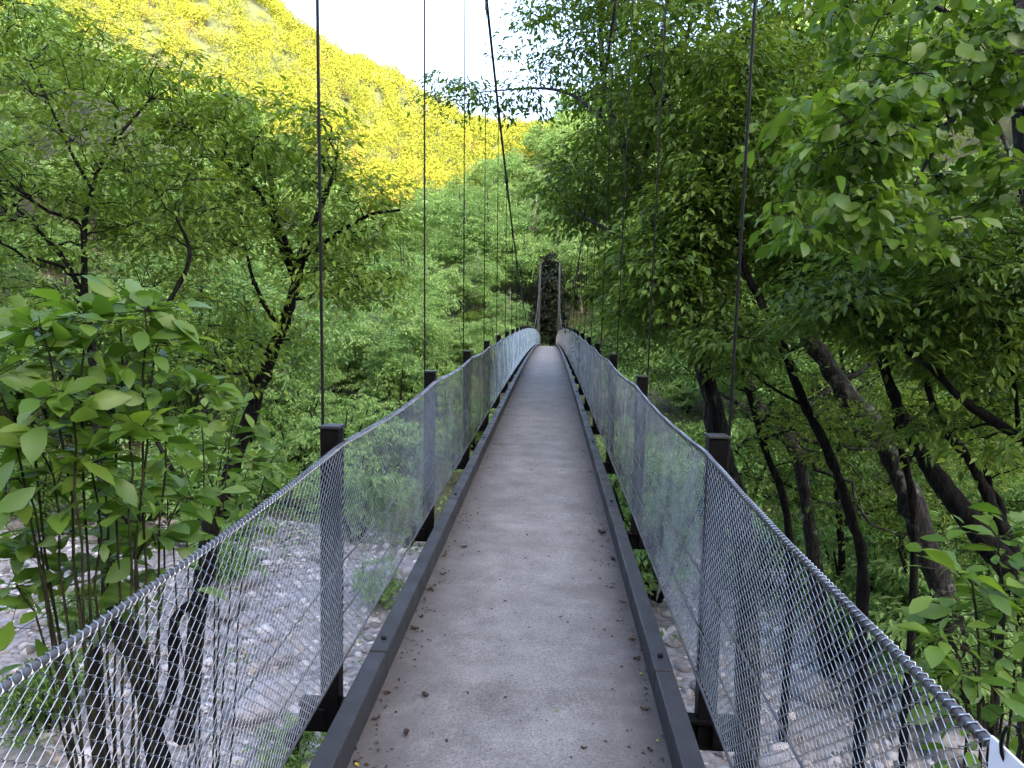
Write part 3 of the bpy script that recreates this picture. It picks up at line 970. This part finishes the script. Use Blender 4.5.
# multi-stemmed tree at the left edge
A1 = with_base([(152, 722, 7.6, 26), (118, 614, 7.6, 24), (108, 560, 7.7, 20), (103, 470, 7.9, 14), (95, 380, 8.1, 11), (86, 300, 8.3, 9), (84, 230, 8.5, 7), (92, 190, 8.6, 5), (112, 145, 8.8, 4), (150, 100, 9.0, 2.5)], 0.1, 0.2)
A2 = pxpath([(84, 300, 8.3, 7), (66, 262, 8.4, 6), (40, 232, 8.6, 5), (0, 190, 8.8, 4), (-40, 140, 9, 3)])
A3 = pxpath([(92, 190, 8.6, 4), (70, 150, 8.7, 4), (50, 105, 8.8, 3), (30, 62, 8.9, 2)])
A4 = pxpath([(95, 622, 7.6, 14), (96, 700, 7.5, 15), (106, 790, 7.5, 17), (110, 930, 7.5, 20)])
A5 = pxpath([(150, 740, 7.6, 16), (172, 690, 7.5, 14), (175, 620, 7.4, 12), (203, 592, 7.3, 9), (210, 540, 7.2, 7), (150, 430, 7.6, 5)])
A6 = pxpath([(98, 420, 8.0, 8), (130, 360, 8.2, 7), (170, 300, 8.4, 6), (190, 255, 8.5, 5), (175, 215, 8.6, 3)])
hero2('maple_tree', [A1, A2, A3, A4, A5, A6],
      [pxell(70, 110, 9, 130, 95, 1.8, 3), pxell(40, 230, 8.5, 100, 70, 1.6, 1.6), pxell(170, 200, 9, 90, 75, 1.6, 2), pxell(180, 90, 9.5, 60, 45, 1.4, 0.6), pxell(50, 25, 10, 90, 45, 1.6, 1.3), pxell(120, 320, 8.6, 90, 45, 1.4, 0.7)],
      (26, 120, 720), (0.108, 0.44), 'bark_dark', 'leaf_fine', 'forked dark trunked tree with airy light green crown at the left edge', twig_len=0.8, per_twig=17, flat=0.2, droop=0.04)

# leaning tree left of the bridge
B1 = with_base([(205, 560, 11.5, 20), (232, 470, 11.4, 19), (247, 425, 11.4, 18), (263, 375, 11.4, 17), (281, 330, 11.4, 15), (296, 285, 11.4, 13), (302, 255, 11.5, 10), (318, 215, 11.6, 7), (335, 170, 11.8, 5)], -0.6, 0.4)
B2 = pxpath([(298, 275, 11.4, 9), (278, 225, 11.2, 7), (250, 183, 11.0, 6), (200, 140, 10.8, 5), (147, 92, 10.6, 3)])
B3 = pxpath([(296, 285, 11.4, 8), (274, 225, 11.6, 6), (268, 165, 11.7, 5), (225, 125, 11.8, 4), (165, 83, 12, 2.5)])
B4 = pxpath([(281, 330, 11.4, 6), (262, 300, 11.1, 5), (248, 260, 11, 4), (240, 200, 11, 3)])
B5 = pxpath([(300, 262, 11.5, 7), (335, 235, 11.2, 5), (370, 215, 11, 4), (400, 210, 10.8, 2.5)])
hero2('leaning_tree', [B1, B2, B3, B4, B5],
      [pxell(320, 205, 11.6, 85, 62, 1.8, 3), pxell(245, 130, 11, 100, 42, 1.7, 2.2), pxell(225, 330, 11, 70, 55, 1.4, 1.3), pxell(345, 275, 11.3, 58, 38, 1.3, 1), pxell(205, 210, 11, 65, 60, 1.4, 1.4)],
      (28, 120, 620), (0.138, 0.42), 'bark_dark', 'leaf_fine', 'leaning dark trunked tree with spreading leafy crown left of the bridge', twig_len=0.9, per_twig=17, droop=0.06, flat=0.2)

# big leaved shrub in front
def shoot_shrub(name, base_px, tips, leaf_len, lf, label, nwh=7, dens=1.0, bark='stem_green', gap=0.145):
    """upright stems with whorls of large leaves"""
    bpt, bz = foot(*base_px)
    base = np.array([bpt[0], bpt[1], bz])
    wood, crown = MB(), MB()
    for (px, py, d, px0, py0, d0) in tips:
        tip = P(px, py, d); mid = P(px0, py0, d0)
        s0 = base + np.array([rng.normal() * 0.10, rng.normal() * 0.10, 0])
        t = np.linspace(0, 1, 16)[:, None]
        c0 = mid + (mid - (s0 + tip) / 2) * 0.6
        path = (1 - t) ** 2 * s0 + 2 * t * (1 - t) * c0 + t * t * tip
        path[1:-1] += rng.normal(size=(14, 3)) * 0.012
        wood.tubes(path, np.linspace(0.011, 0.0035, 16)[None], 6)
        ln = np.linalg.norm(np.diff(path, axis=0), axis=1).sum()
        # leafy upper part
        up_len = min(ln * 0.70, 2.3)
        nlev = int(up_len / gap * dens)
        for q in range(nlev):
            s = 1 - (q / max(nlev, 1)) * up_len / ln
            f = s * 15; i = min(int(f), 14)
            p0 = path[i] + (path[i + 1] - path[i]) * (f - i)
            ax = norm(path[i + 1] - path[i])
            nl = nwh if q == 0 else int(rng.integers(1, 4))
            az = rng.uniform(0, 6.28) + np.arange(nl) / nl * 6.28 + rng.normal(size=nl) * 0.35
            el = (rng.uniform(0.2, 0.9, nl) if q == 0 else rng.uniform(-0.55, 0.6, nl))
            d_ = np.stack([np.cos(az) * np.cos(el), np.sin(az) * np.cos(el), np.sin(el)], -1)
            pet = rng.uniform(0.02, 0.05 + 0.18 * (q > 0), nl)[:, None]
            p1 = p0 + d_ * pet
            crown.tubes(np.stack([np.repeat(p0[None], nl, 0), (p0 + p1) / 2 + [0, 0, 0.004], p1], 1), 0.0022, 3, mi=1)
            n_ = np.array([0, 0, 1.0]) + rng.normal(size=(nl, 3)) * 0.5
            L = leaf_len * rng.uniform(0.42, 1.18, nl)
            leaf_set(crown, p1, d_, n_, L, L * rng.uniform(0.46, 0.60, nl), 0, True)
    return put_tree(name, base, wood, crown, M[bark], M[lf], label, 'shrub', crown_name='foliage', trunk_name='stem', big=True)

shoot_shrub('magnolia_shrub', (120, 720, 4.3),
    [(82, 315, 4.0, 85, 520, 4.1), (122, 305, 4.2, 118, 520, 4.2), (150, 312, 4.1, 140, 500, 4.1), (35, 330, 3.9, 75, 520, 4.0), (12, 345, 4.1, 45, 500, 4.1), (168, 345, 4.2, 140, 520, 4.2), (-15, 390, 3.9, 40, 540, 4.0),
     (60, 400, 3.8, 85, 560, 3.9), (105, 385, 4.4, 105, 540, 4.3), (190, 395, 4.4, 150, 540, 4.3), (30, 450, 3.9, 70, 580, 4.0), (140, 430, 4.0, 128, 580, 4.1), (5, 500, 4.0, 60, 600, 4.1), (92, 470, 4.0, 98, 600, 4.1),
     (18, 560, 4.2, 70, 640, 4.2), (62, 535, 4.5, 90, 640, 4.4), (155, 545, 4.5, 130, 640, 4.4), (-5, 610, 4.2, 70, 680, 4.2), (115, 575, 4.7, 115, 660, 4.5), (190, 500, 4.6, 150, 640, 4.5)],
    0.185, 'leaf_big', 'large leaved upright shrub in the left foreground outside the netting', nwh=8)
shoot_shrub('sapling_shrub', (205, 760, 6.0),
    [(205, 410, 6.0, 202, 560, 6.0), (243, 405, 6.1, 215, 560, 6.1), (180, 440, 5.9, 190, 580, 6.0), (225, 450, 6.2, 212, 590, 6.1), (160, 480, 6.0, 180, 600, 6.0), (255, 460, 6.3, 225, 600, 6.2), (280, 450, 6.4, 235, 600, 6.2)],
    0.17, 'leaf_big', 'slender broad leaved sapling between the magnolia shrub and the left netting', nwh=6)

# ------------------------------------------------------------------ near trees, right
E1 = with_base([(745, 560, 10.4, 26), (722, 450, 10.4, 24), (702, 360, 10.4, 21), (688, 290, 10.5, 18), (662, 225, 11.0, 15), (640, 178, 11.6, 13), (618, 132, 12.3, 9), (604, 80, 13.2, 7), (600, 10, 14.2, 5), (595, -60, 15, 3)], 0.3, 0.3)
E2 = pxpath([(640, 178, 11.6, 7), (652, 130, 11.4, 6), (680, 60, 11, 5), (700, -30, 11.2, 4), (690, -120, 11.4, 3)])
E3 = pxpath([(618, 132, 12.3, 6), (565, 92, 13.6, 4), (505, 90, 15, 2), (440, 98, 15.5, 1)])
E4 = pxpath([(688, 290, 10.5, 7), (640, 250, 10, 5), (600, 225, 11, 4), (570, 210, 12, 2)])
hero2('hornbeam_tree', [E1, E2, E3, E4],
      [pxell(610, 40, 14.5, 72, 80, 2.2, 2.6), pxell(680, 100, 11, 95, 105, 2.2, 3.2), pxell(595, 180, 12.5, 58, 60, 1.7, 1.6), pxell(505, 98, 15.0, 62, 15, 1.2, 0.3), pxell(455, 88, 15.4, 34, 13, 1.1, 0.12), pxell(440, 104, 15.4, 26, 8, 1, 0.05), pxell(535, 30, 15, 30, 45, 1.4, 0.35), pxell(655, 270, 10, 50, 65, 1.2, 1.6), pxell(680, -60, 11.5, 130, 60, 2.4, 2), pxell(720, 220, 10.5, 60, 80, 1.6, 1.2)],
      (34, 190, 1650), (0.125, 0.46), 'bark_grey', 'leaf_dark', 'large dense dark green tree overhanging the right side of the bridge', twig_len=0.85, per_twig=22, droop=0.1, flat=0.28)

F1 = with_base([(962, 660, 12.2, 31), (940, 585, 12.3, 30), (912, 505, 12.4, 28), (884, 440, 12.6, 27), (850, 398, 12.7, 25), (815, 345, 12.8, 22), (782, 298, 12.9, 18), (755, 255, 13, 13), (720, 190, 13.2, 9), (690, 120, 13.4, 6)], 0.6, 0.1)
hero2('lichen_tree', [F1],
      [pxell(760, 130, 13.5, 110, 100, 2, 2), pxell(850, 230, 13, 110, 60, 1.8, 1.6), pxell(700, 250, 13, 50, 60, 1.5, 0.8), pxell(880, 70, 13.6, 110, 90, 2, 1.6), pxell(800, 5, 13.8, 70, 45, 1.8, 0.9)],
      (14, 80, 1050), (0.13, 0.46), 'bark_grey', 'leaf_fine', 'thick leaning grey trunk with lichen patches right of the bridge', twig_len=0.85, per_twig=24)

G1 = with_base([(862, 590, 9.2, 13), (852, 520, 9.2, 12), (828, 452, 9.2, 11.5), (803, 402, 9.2, 10.5), (786, 355, 9.2, 10), (767, 312, 9.2, 9), (748, 276, 9.3, 8), (735, 232, 9.4, 6), (728, 160, 9.5, 4), (740, 80, 9.6, 3)], 0.2, 0.1)
G2 = pxpath([(806, 406, 9.2, 5), (790, 398, 9.1, 4), (768, 385, 9, 3), (750, 370, 8.9, 2)])
G3 = pxpath([(786, 355, 9.2, 4), (815, 330, 9.4, 3.5), (830, 290, 9.5, 3), (832, 240, 9.6, 2)])
hero2('slender_tree', [G1, G2, G3],
      [pxell(750, 130, 9.6, 80, 110, 1.5, 2), pxell(820, 270, 9.5, 55, 35, 1.2, 0.7), pxell(730, 330, 9, 45, 40, 1.0, 0.6)],
      (12, 60, 560), (0.115, 0.44), 'bark_dark', 'leaf_dark', 'slim S curved dark trunk standing before the lichen covered leaning one', twig_len=0.7, per_twig=22)

H1 = with_base([(800, 470, 14, 15), (770, 425, 14, 14), (742, 370, 14.2, 13), (722, 310, 14.4, 12), (705, 250, 14.6, 9), (690, 180, 15, 6)], 0.9, 0.2)
H2 = pxpath([(770, 425, 14, 8), (742, 405, 13.8, 7), (715, 390, 13.6, 4), (690, 372, 13.4, 3)])
hero2('twin_trunk_tree', [H1, H2], [pxell(680, 200, 15, 90, 110, 2, 2), pxell(640, 330, 15, 60, 60, 1.8, 1.3), pxell(820, 470, 15.5, 90, 55, 2, 1.4), pxell(910, 410, 15.5, 90, 60, 2, 1.6), pxell(940, 540, 14, 80, 40, 1.6, 1.0)],
      (16, 100, 1000), (0.11, 0.46), 'bark_grey', 'leaf_dark', 'inclined grey trunk rising behind the netting next to the first right post', twig_len=0.9, per_twig=22)

I1 = with_base([(1120, 560, 6.6, 20), (1060, 470, 6.6, 14), (1020, 438, 6.6, 12), (965, 402, 6.6, 10.5), (932, 368, 6.7, 9), (905, 350, 6.8, 7), (870, 322, 7, 5), (835, 300, 7.2, 3.5), (800, 285, 7.4, 2)], 0.5, 0.1)
I2 = pxpath([(1020, 438, 6.6, 6), (1012, 370, 6.7, 5), (1000, 320, 6.8, 4), (960, 280, 6.9, 3)])
hero2('arching_tree', [I1, I2], [pxell(870, 300, 7.3, 90, 40, 1.1, 2), pxell(960, 420, 7.0, 60, 22, 1.0, .5), pxell(960, 250, 7, 90, 60, 1.2, 2), pxell(990, 340, 7, 60, 40, 1, 1)],
      (12, 60, 480), (0.12, 0.40), 'bark_dark', 'leaf_dark', 'dark arching trunk reaching in from the right edge over the riverbank', twig_len=0.65, per_twig=22)

J1 = with_base([(1070, 650, 7.6, 34), (1030, 595, 7.7, 32), (990, 545, 7.8, 29), (952, 497, 8, 25), (922, 455, 8.2, 20), (898, 405, 8.4, 14), (878, 345, 8.6, 10), (870, 270, 8.8, 6)], 0.6, 0.1)
J2 = pxpath([(1030, 595, 7.7, 18), (1008, 540, 7.9, 16), (975, 470, 8.2, 13), (940, 420, 8.4, 10), (925, 370, 8.6, 7), (928, 290, 8.8, 4)])
hero2('mossy_tree', [J1, J2], [pxell(860, 230, 9, 90, 60, 1.5, 1.6), pxell(940, 310, 8.8, 80, 55, 1.3, 1.4)],
      (10, 60, 640), (0.10, 0.44), 'bark_dark', 'leaf_dark', 'thick dark trunk slanting up from the lower right corner', twig_len=0.7, per_twig=22)

K1 = with_base([(1062, 430, 6.4, 46), (1042, 200, 6.4, 42), (1024, 60, 6.5, 38), (1012, -60, 6.6, 34), (1000, -220, 6.8, 22)], 0.1, 0.0)
K2 = pxpath([(1032, 108, 6.4, 9), (985, 106, 6.2, 8), (955, 118, 6.0, 6), (925, 140, 5.7, 5), (880, 152, 5.3, 4), (830, 148, 5.0, 2)])
K3 = pxpath([(985, 106, 6.2, 6), (1000, 130, 6.0, 5), (1015, 170, 5.8, 4), (1024, 210, 5.6, 3)])
K4 = pxpath([(955, 118, 6.0, 5), (925, 165, 5.7, 4), (900, 210, 5.5, 3), (850, 235, 5.2, 2)])
K5 = pxpath([(1024, 60, 6.5, 9), (960, 20, 6.1, 7), (900, -10, 5.8, 5), (830, -30, 5.6, 3)])
hero2('lime_tree', [K1, K2, K3, K4, K5], [pxell(860, 130, 5.2, 72, 55, 0.7, 2.4), pxell(985, 60, 5.6, 45, 70, 0.7, 1.0), pxell(985, 175, 5.9, 45, 40, 0.6, 0.8), pxell(820, 210, 5.2, 55, 38, 0.6, 1.0), pxell(930, 70, 5.7, 75, 65, 0.8, 1.6), pxell(880, 5, 5.8, 90, 45, 0.9, 1.4), pxell(900, 215, 5.5, 60, 35, 0.6, 0.8)],
      (14, 60, 430), (0.115, 0.62), 'bark_grey', 'leaf_big', 'upright trunk at the top right with broad bright green leaves on long twigs', twig_len=0.5, per_twig=8, big=True, spread=0.16, flat=0.5, up=0.4, droop=0.1)

for pth, els, cnt, lab in (
    ([(742, 600, 9.6, 9), (718, 440, 9.6, 8), (700, 345, 9.7, 7), (690, 250, 9.8, 5), (684, 150, 10, 3)], [pxell(690, 200, 9.8, 45, 70, 1, 1)], 170, 'thin dark sapling close behind the far part of the right netting'),
    ([(915, 540, 11, 9), (899, 440, 11, 8), (890, 380, 11.1, 6), (880, 320, 11.2, 4), (884, 250, 11.4, 2)], [pxell(885, 320, 11.2, 70, 50, 1.1, 1), pxell(930, 420, 11, 60, 35, 1, .7)], 260, 'thin upright sapling between the slanting trunks on the right bank'),
    ([(1004, 560, 8.6, 9), (988, 480, 8.6, 8), (976, 400, 8.7, 6), (968, 330, 8.8, 4)], [pxell(960, 340, 8.8, 60, 45, .9, 1), pxell(1000, 430, 8.6, 50, 40, .8, .8)], 220, 'thin dark sapling near the right edge in front of the arching trunk'),
    ([(790, 540, 12, 9), (762, 440, 12, 8), (736, 350, 12.1, 7), (712, 280, 12.3, 5), (700, 190, 12.5, 3)], [pxell(720, 330, 12.1, 60, 60, 1.2, 1), pxell(800, 420, 12, 70, 40, 1.1, .8)], 260, 'thin inclined sapling beside the grey inclined trunk right of the bridge'),
    ([(842, 560, 15, 9), (836, 470, 15, 8), (845, 400, 15.1, 6), (838, 330, 15.2, 4)], [pxell(850, 400, 15, 80, 50, 1.6, 1), pxell(800, 340, 15, 60, 50, 1.5, .8), pxell(930, 480, 15, 90, 50, 1.8, 1), pxell(760, 450, 15.5, 60, 40, 1.5, .7)], 620, 'slim sapling farthest back among the trunks of the right bank')):
    hero2('sapling', [with_base(pth, 0.1, 0.1)], els, (7, 30, cnt), (0.10, 0.48), 'bark_dark', 'leaf_fine', lab, twig_len=0.7, per_twig=18, flat=0.25, droop=0.05)

shoot_shrub('bank_shrub', (1010, 900, 3.6),
    [(960, 575, 3.4, 985, 760, 3.5), (1000, 540, 3.6, 1000, 740, 3.6), (1030, 530, 3.6, 1025, 720, 3.6), (940, 640, 3.3, 975, 780, 3.4), (1015, 610, 3.4, 1010, 760, 3.5), (985, 600, 3.8, 995, 760, 3.7), (1040, 590, 3.5, 1030, 760, 3.5), (965, 680, 3.2, 985, 800, 3.4)],
    0.14, 'leaf_big', 'narrow leaved shrub in the lower right corner beyond the netting', nwh=6)

# ------------------------------------------------------------------ trees of the valley (copies)
def proto_tree(name, h, cr, leaf, bark, lf, label, group, n=(12, 60, 420), per=26, lean=0.6, cz=0.62, ch=0.34, tr=0.016, **kw):
    tp = np.array([[0, 0, -0.4], [lean * 0.2, 0.1, h * 0.25], [lean * 0.5, 0.0, h * 0.5], [lean, -0.1, h * 0.75], [lean * 1.1, 0, h * 0.95]])
    rr = h * tr * np.array([1.2, 0.95, 0.7, 0.42, 0.12])
    e = [((lean * 0.7, 0, h * cz), (cr, cr, h * ch), 2.0)]
    for k in range(5):
        a = k * 1.257 + rng.uniform(-0.4, 0.4)
        e.append(((lean * 0.7 + cr * 0.7 * math.cos(a), cr * 0.7 * math.sin(a), h * (cz + rng.uniform(-0.22, 0.16))), (cr * 0.5, cr * 0.5, h * 0.13), 0.8))
    w, c = grow([(tp, rr)], e, *n, leaf, bark, lf, per_twig=per, twig_len=1.5, r_min=0.012, **kw)
    return put_tree(name, (0, 0, 0), w, c, M[bark], M[lf], label, 'tree', group)

G1n, G2n = 'light green trees across the valley', 'trees on the forest slope'
pr = [proto_tree('valley_tree', 9.5, 3.6, (0.26, 0.5), 'bark_grey', 'leaf_pale', 'pale green broadleaf tree on the far side of the valley', G1n, n=(14, 70, 520), per=26, droop=0.1),
      proto_tree('valley_tree', 11.0, 3.2, (0.25, 0.5), 'bark_pale', 'leaf_mid', 'mid green broadleaf tree on the far side of the valley', G2n, n=(14, 70, 520), per=26, cz=0.6),
      proto_tree('valley_tree', 8.0, 3.4, (0.24, 0.5), 'bark_pale', 'leaf_pale', 'pale green broadleaf tree on the far side of the valley', G1n, n=(14, 60, 480), per=26, cz=0.55, ch=0.4),
      proto_tree('valley_tree', 12.0, 3.3, (0.26, 0.5), 'bark_grey', 'leaf_mid', 'mid green broadleaf tree on the far side of the valley', G2n, n=(14, 70, 520), per=26, cz=0.62)]
place = [(-3.2, 78.5, 0), (0.3, 80.5, 0), (3.4, 78.0, 0), (-6.4, 82.0, 0), (6.5, 81.0, 0), (-2.4, 85.0, 0), (2.8, 86.0, 0), (-9.5, 79.0, 0)]
def try_place(x, y, mind):
    for a, b, _ in place:
        if (a - x) ** 2 + (b - y) ** 2 < mind * mind:
            return False
    return True
tries = 0
while len(place) < 48:                      # the slopes close on the right and on the left
    if len(place) % 3 < 2: x, y = rng.uniform(10, 58), rng.uniform(13, 62)
    else: x, y = rng.uniform(-75, -24), rng.uniform(24, 85)
    if abs(x) < 8 + 0.05 * y or not try_place(x, y, 3.0): continue
    place.append((x, y, 0))
while len(place) < 299 and tries < 9000:
    tries += 1
    y = 29 + 125 * rng.uniform() ** 1.25
    half = 14 + y * (0.85 if rng.uniform() < 0.35 else 0.34)
    x = rng.uniform(-half, half)
    if abs(x) < 3.4 and y < 71: continue
    if abs(x) < 1.8 and y < 78: continue
    if abs(x) < 8 and y < 40: continue
    if not try_place(x, y, 3.1 + 0.006 * y): continue
    place.append((x, y, 0))
for k, (x, y, _) in enumerate(place):
    kk = k % 4
    s = rng.uniform(0.7, 1.15)
    if abs(x) < 9 and y < 70: s *= 0.5
    if x < -8 and y < 60: s *= 0.8
    loc = (x, y, float(height(x, y)))
    if k < 4:
        o = pr[k]
        o.location = loc; o.rotation_euler = (0, 0, rng.uniform(0, 6.28)); o.scale = (s, s, s)
    else:
        copy_tree(pr[kk], loc, rng.uniform(0, 6.28), s)

# bushes of the banks (copies)
def proto_bush(h, r, leaf, lf, n, per):
    stems = []
    for q in range(5):
        a = q * 1.257 + rng.uniform(-.3, .3)
        e = np.array([[0.05 * math.cos(a), 0.05 * math.sin(a), -0.2], [0.25 * r * math.cos(a), 0.25 * r * math.sin(a), h * 0.35], [0.5 * r * math.cos(a), 0.5 * r * math.sin(a), h * 0.75]])
        stems.append((e, np.array([0.035, 0.025, 0.012]) * h / 2))
    w, c = grow(stems, [((rng.uniform(-.5, .5) * r, rng.uniform(-.5, .5) * r, h * rng.uniform(0.3, 0.78)), (r * rng.uniform(.4, .75), r * rng.uniform(.4, .75), h * rng.uniform(.16, .3)), 1.0) for _ in range(6)], 10, 40, n, leaf, 'bark_dark', lf, per_twig=per, twig_len=0.6, up=0.4, droop=0.15)
    return put_tree('bush', (0, 0, 0), w, c, M['bark_dark'], M[lf], 'bush', 'bush', crown_name='foliage', trunk_name='stem')
bp = [proto_bush(2.6, 1.7, (0.13, 0.45), 'leaf_low', 260, 26), proto_bush(3.2, 1.9, (0.15, 0.42), 'leaf_pale', 280, 26), proto_bush(2.2, 1.5, (0.11, 0.45), 'leaf_dark', 260, 26)]
bl = {'near_far': ('pale leafy bush on the far bank just left of the bridge', 'pale bushes left of the far half of the bridge'), 'far': ('leafy bush on the far bank beyond the riverbed', 'bushes on the far bank'),
      'right': ('leafy green bush beside the riverbed right of the bridge', 'bushes right of the bridge'),
      'left': ('leafy low bush among the boulders left of the bridge', 'bushes left of the bridge')}
bs = []
def bush_ok(x, y, md):
    return all((a - x) ** 2 + (b - y) ** 2 > md * md for a, b, *_ in bs)
for zone, num in (('near_far', 62), ('far', 195), ('right', 44), ('left', 7)):
    c_ = 0; tr_ = 0
    while c_ < num and tr_ < 9000:
        tr_ += 1
        if zone == 'near_far':
            y = rng.uniform(23, 66); x = rng.uniform(-4 - 0.42 * y, -2.7); s = rng.uniform(0.7, 1.25); kk = int(rng.choice([1, 1, 0])); md = 1.75
            if x > -4: s *= 0.7
        elif zone == 'far':
            y = rng.uniform(21, 66) if c_ < 130 else rng.uniform(66, 118); x = rng.uniform(-12 - 0.7 * y, 10 + 0.75 * y) if y < 66 else rng.uniform(-34, 14); s = rng.uniform(0.6, 1.25) * (1.3 if y > 66 else 1); kk = int(rng.choice([0, 1, 1, 2])); md = 1.9
            if abs(x) < (2.6 if y < 70 else 1.2): continue
        elif zone == 'right':
            y = rng.uniform(13, 31); x = rng.uniform(2.8, 6 + 0.75 * y); s = rng.uniform(0.8, 1.5) if x < 4 + 0.5 * y else rng.uniform(0.6, 1.1); kk = int(rng.choice([0, 1, 2, 0])); md = 1.5
        else:
            y = rng.uniform(5, 20); x = rng.uniform(-3 - 0.6 * y, -2.4); s = rng.uniform(0.35, 0.62); kk = int(rng.choice([0, 1])); md = 2.2
        if not bush_ok(x, y, md): continue
        bs.append((x, y, s, kk, zone)); c_ += 1
seen = set()
for x, y, s, kk, zone in bs:
    loc = (x, y, float(height(x, y)))
    if kk not in seen:
        o = bp[kk]; seen.add(kk)
        o.location = loc; o.scale = (s, s, s)
    else:
        o = copy_tree(bp[kk], loc, rng.uniform(0, 6.28), s)
    o['label'], o['group'] = bl[zone]

# added evergreens, near-black leaves standing in for the shaded opening at the far end
def shade_filler(name, h, r, label):
    wood, crown = MB(), MB()
    wood.tubes(np.array([[0, 0, -0.4], [0.03, 0, h * 0.5], [0, 0, h]]), np.array([[0.2, 0.13, 0.03]]), 8)
    nb = 130
    t = rng.uniform(0.10, 1, nb) ** 0.9
    az = rng.uniform(0, 6.28, nb)
    ln = r * (1 - t) ** 0.75 + 0.25
    a = np.stack([0 * t, 0 * t, t * h], -1)
    b = a + np.stack([np.cos(az) * ln, np.sin(az) * ln, -0.25 * ln], -1)
    path = bez(a, (a + b) / 2 + np.array([0, 0, 0.2]), b, 6)
    crown.tubes(path, 0.018 * np.linspace(1, 0.3, 6)[None] * np.ones((nb, 1)), 3, mi=1)
    per = 110
    k = np.repeat(np.arange(nb), per)
    u = rng.uniform(0.15, 1, nb * per)[:, None]
    p = a[k] * (1 - u) + b[k] * u + rng.normal(size=(nb * per, 3)) * np.array([0.22, 0.22, 0.12])
    d = norm(b - a)[k] + rng.normal(size=(nb * per, 3)) * 0.5
    leaf_set(crown, p, d, np.array([0, 0, 1.0]) + rng.normal(size=(nb * per, 3)) * 0.4, 0.30, 0.11)
    return put_tree(name, (0, 0, 0), wood, crown, M['bark_dark'], M['leaf_gap_shade'], label, 'tree', 'added dark evergreens standing in for the shaded opening beyond the bridge')
cp = shade_filler('shade_filler_tree', 6.6, 1.0, 'added dark evergreen standing in for the shaded opening beyond the bridge')
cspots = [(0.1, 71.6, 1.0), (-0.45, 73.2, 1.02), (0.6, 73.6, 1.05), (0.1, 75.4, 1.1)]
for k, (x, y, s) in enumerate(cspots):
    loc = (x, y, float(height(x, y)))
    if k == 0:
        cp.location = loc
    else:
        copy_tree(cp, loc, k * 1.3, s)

# path beyond the bridge
mb = MB()
yl = np.arange(END + 0.3, END + 18, 0.5)
pa = np.array([[[x, y, max(float(height(x, y)), -3) + 0.06] for x in (-0.9, -0.3, 0.3, 0.9)] for y in yl])
i = (np.arange(len(yl) - 1)[:, None] * 4 + np.arange(3)[None]).ravel()
mb.add(pa.reshape(-1, 3), np.stack([i, i + 1, i + 5, i + 4], -1))
tag(mb.build('path', M['earth'], smooth_sh=True), 'dark earth path entering the forest', 'path', kind='structure')

# ------------------------------------------------------------------ understory (uncountable)
uc = MB()
NU = 10500
x = rng.uniform(-40, 45, NU); y = rng.uniform(-2, 100, NU)
bed = (y > 5.5) & (y < 21)
keep = np.where(bed, rng.uniform(size=NU) < np.where(x > 0, 0.13, 0.15), True) & ~((np.abs(x) < 1.5) & (y < 3.5))
x, y = x[keep], y[keep]
z = height(x, y)
hh = rng.uniform(0.3, 1.3, len(x))
per = 34
k = np.repeat(np.arange(len(x)), per)
off = rng.normal(size=(len(k), 3)) * np.array([0.45, 0.45, 0.0])
zz = rng.uniform(0.1, 1, len(k)) * hh[k]
p = np.stack([x[k] + off[:, 0], y[k] + off[:, 1], z[k] + zz], -1)
d = rng.normal(size=(len(k), 3)) * np.array([1, 1, 0.35])
L = rng.uniform(0.08, 0.20, len(k))
leaf_set(uc, p, d, np.array([0, 0, 1.0]) + rng.normal(size=(len(k), 3)) * 0.4, L, L * 0.5)
tag(uc.build('undergrowth', M['leaf_low']), 'low green undergrowth covering the valley floor and banks', 'undergrowth', kind='stuff')

# ------------------------------------------------------------------ wooded hills (far-off wood, one mass)
def wood_mass(name, xr, yr, n, label, seed, per=120, size=(2.6, 4.8), cond=None, lf=1.0, mt='hill_leaf'):
    r = np.random.default_rng(seed)
    x = r.uniform(*xr, n); y = r.uniform(*yr, n)
    if cond is not None:
        m = cond(x, y); x, y = x[m], y[m]
    z = height(x, y)
    n = len(x)
    cr = r.uniform(*size, n)
    tint = np.clip(r.beta(2, 2, n) * 0.8 + 0.12 * vnoise(x, y, 25, seed), 0, 1)
    tint = np.where(r.uniform(size=n) < 0.05, r.uniform(0.8, 0.92, n), tint)
    k = np.repeat(np.arange(n), per)
    u = norm(r.normal(size=(len(k), 3)))
    u[:, 2] = np.abs(u[:, 2]) * 1.0 - 0.25
    u = norm(u)
    rad = cr[k] * r.uniform(0.65, 1.0, len(k))
    c = np.stack([x, y, z + cr * 1.3], -1)
    p = c[k] + u * rad[:, None] * np.array([1, 1, 1.15])
    nn_ = u + r.normal(size=u.shape) * 0.45
    d = np.cross(nn_, r.normal(size=u.shape))
    L = cr[k] * r.uniform(0.16, 0.30, len(k)) * lf
    m = MB()
    leaf_set(m, p - norm(d) * L[:, None] * 0.5, d, nn_, L, L * 0.8)
    tt = np.clip(tint[k] + r.normal(size=len(k)) * 0.03, 0, 1)
    return tag(m.build(name, M[mt], tint=np.repeat(tt, 4)), label, 'wood', kind='stuff')
wood_mass('sunlit_wood', (-330, 270), (165, 408), 9000, 'sunlit yellow green wood covering the mountain side', 3, per=165, lf=0.72)
wood_mass('slope_wood', (-150, 170), (34, 165), 1500, 'green wood on the steep slopes either side of the valley', 8, per=260, size=(2.2, 3.8), lf=0.55, mt='leaf_mid',
          cond=lambda x, y: (x > 34 + 0.22 * y) | (x < -40 - 0.25 * y))
wood_mass('shaded_wood', (-260, 260), (-330, -60), 2200, 'shaded wood on the ridge behind the bridge', 5, per=24, size=(4, 6), lf=2.0)
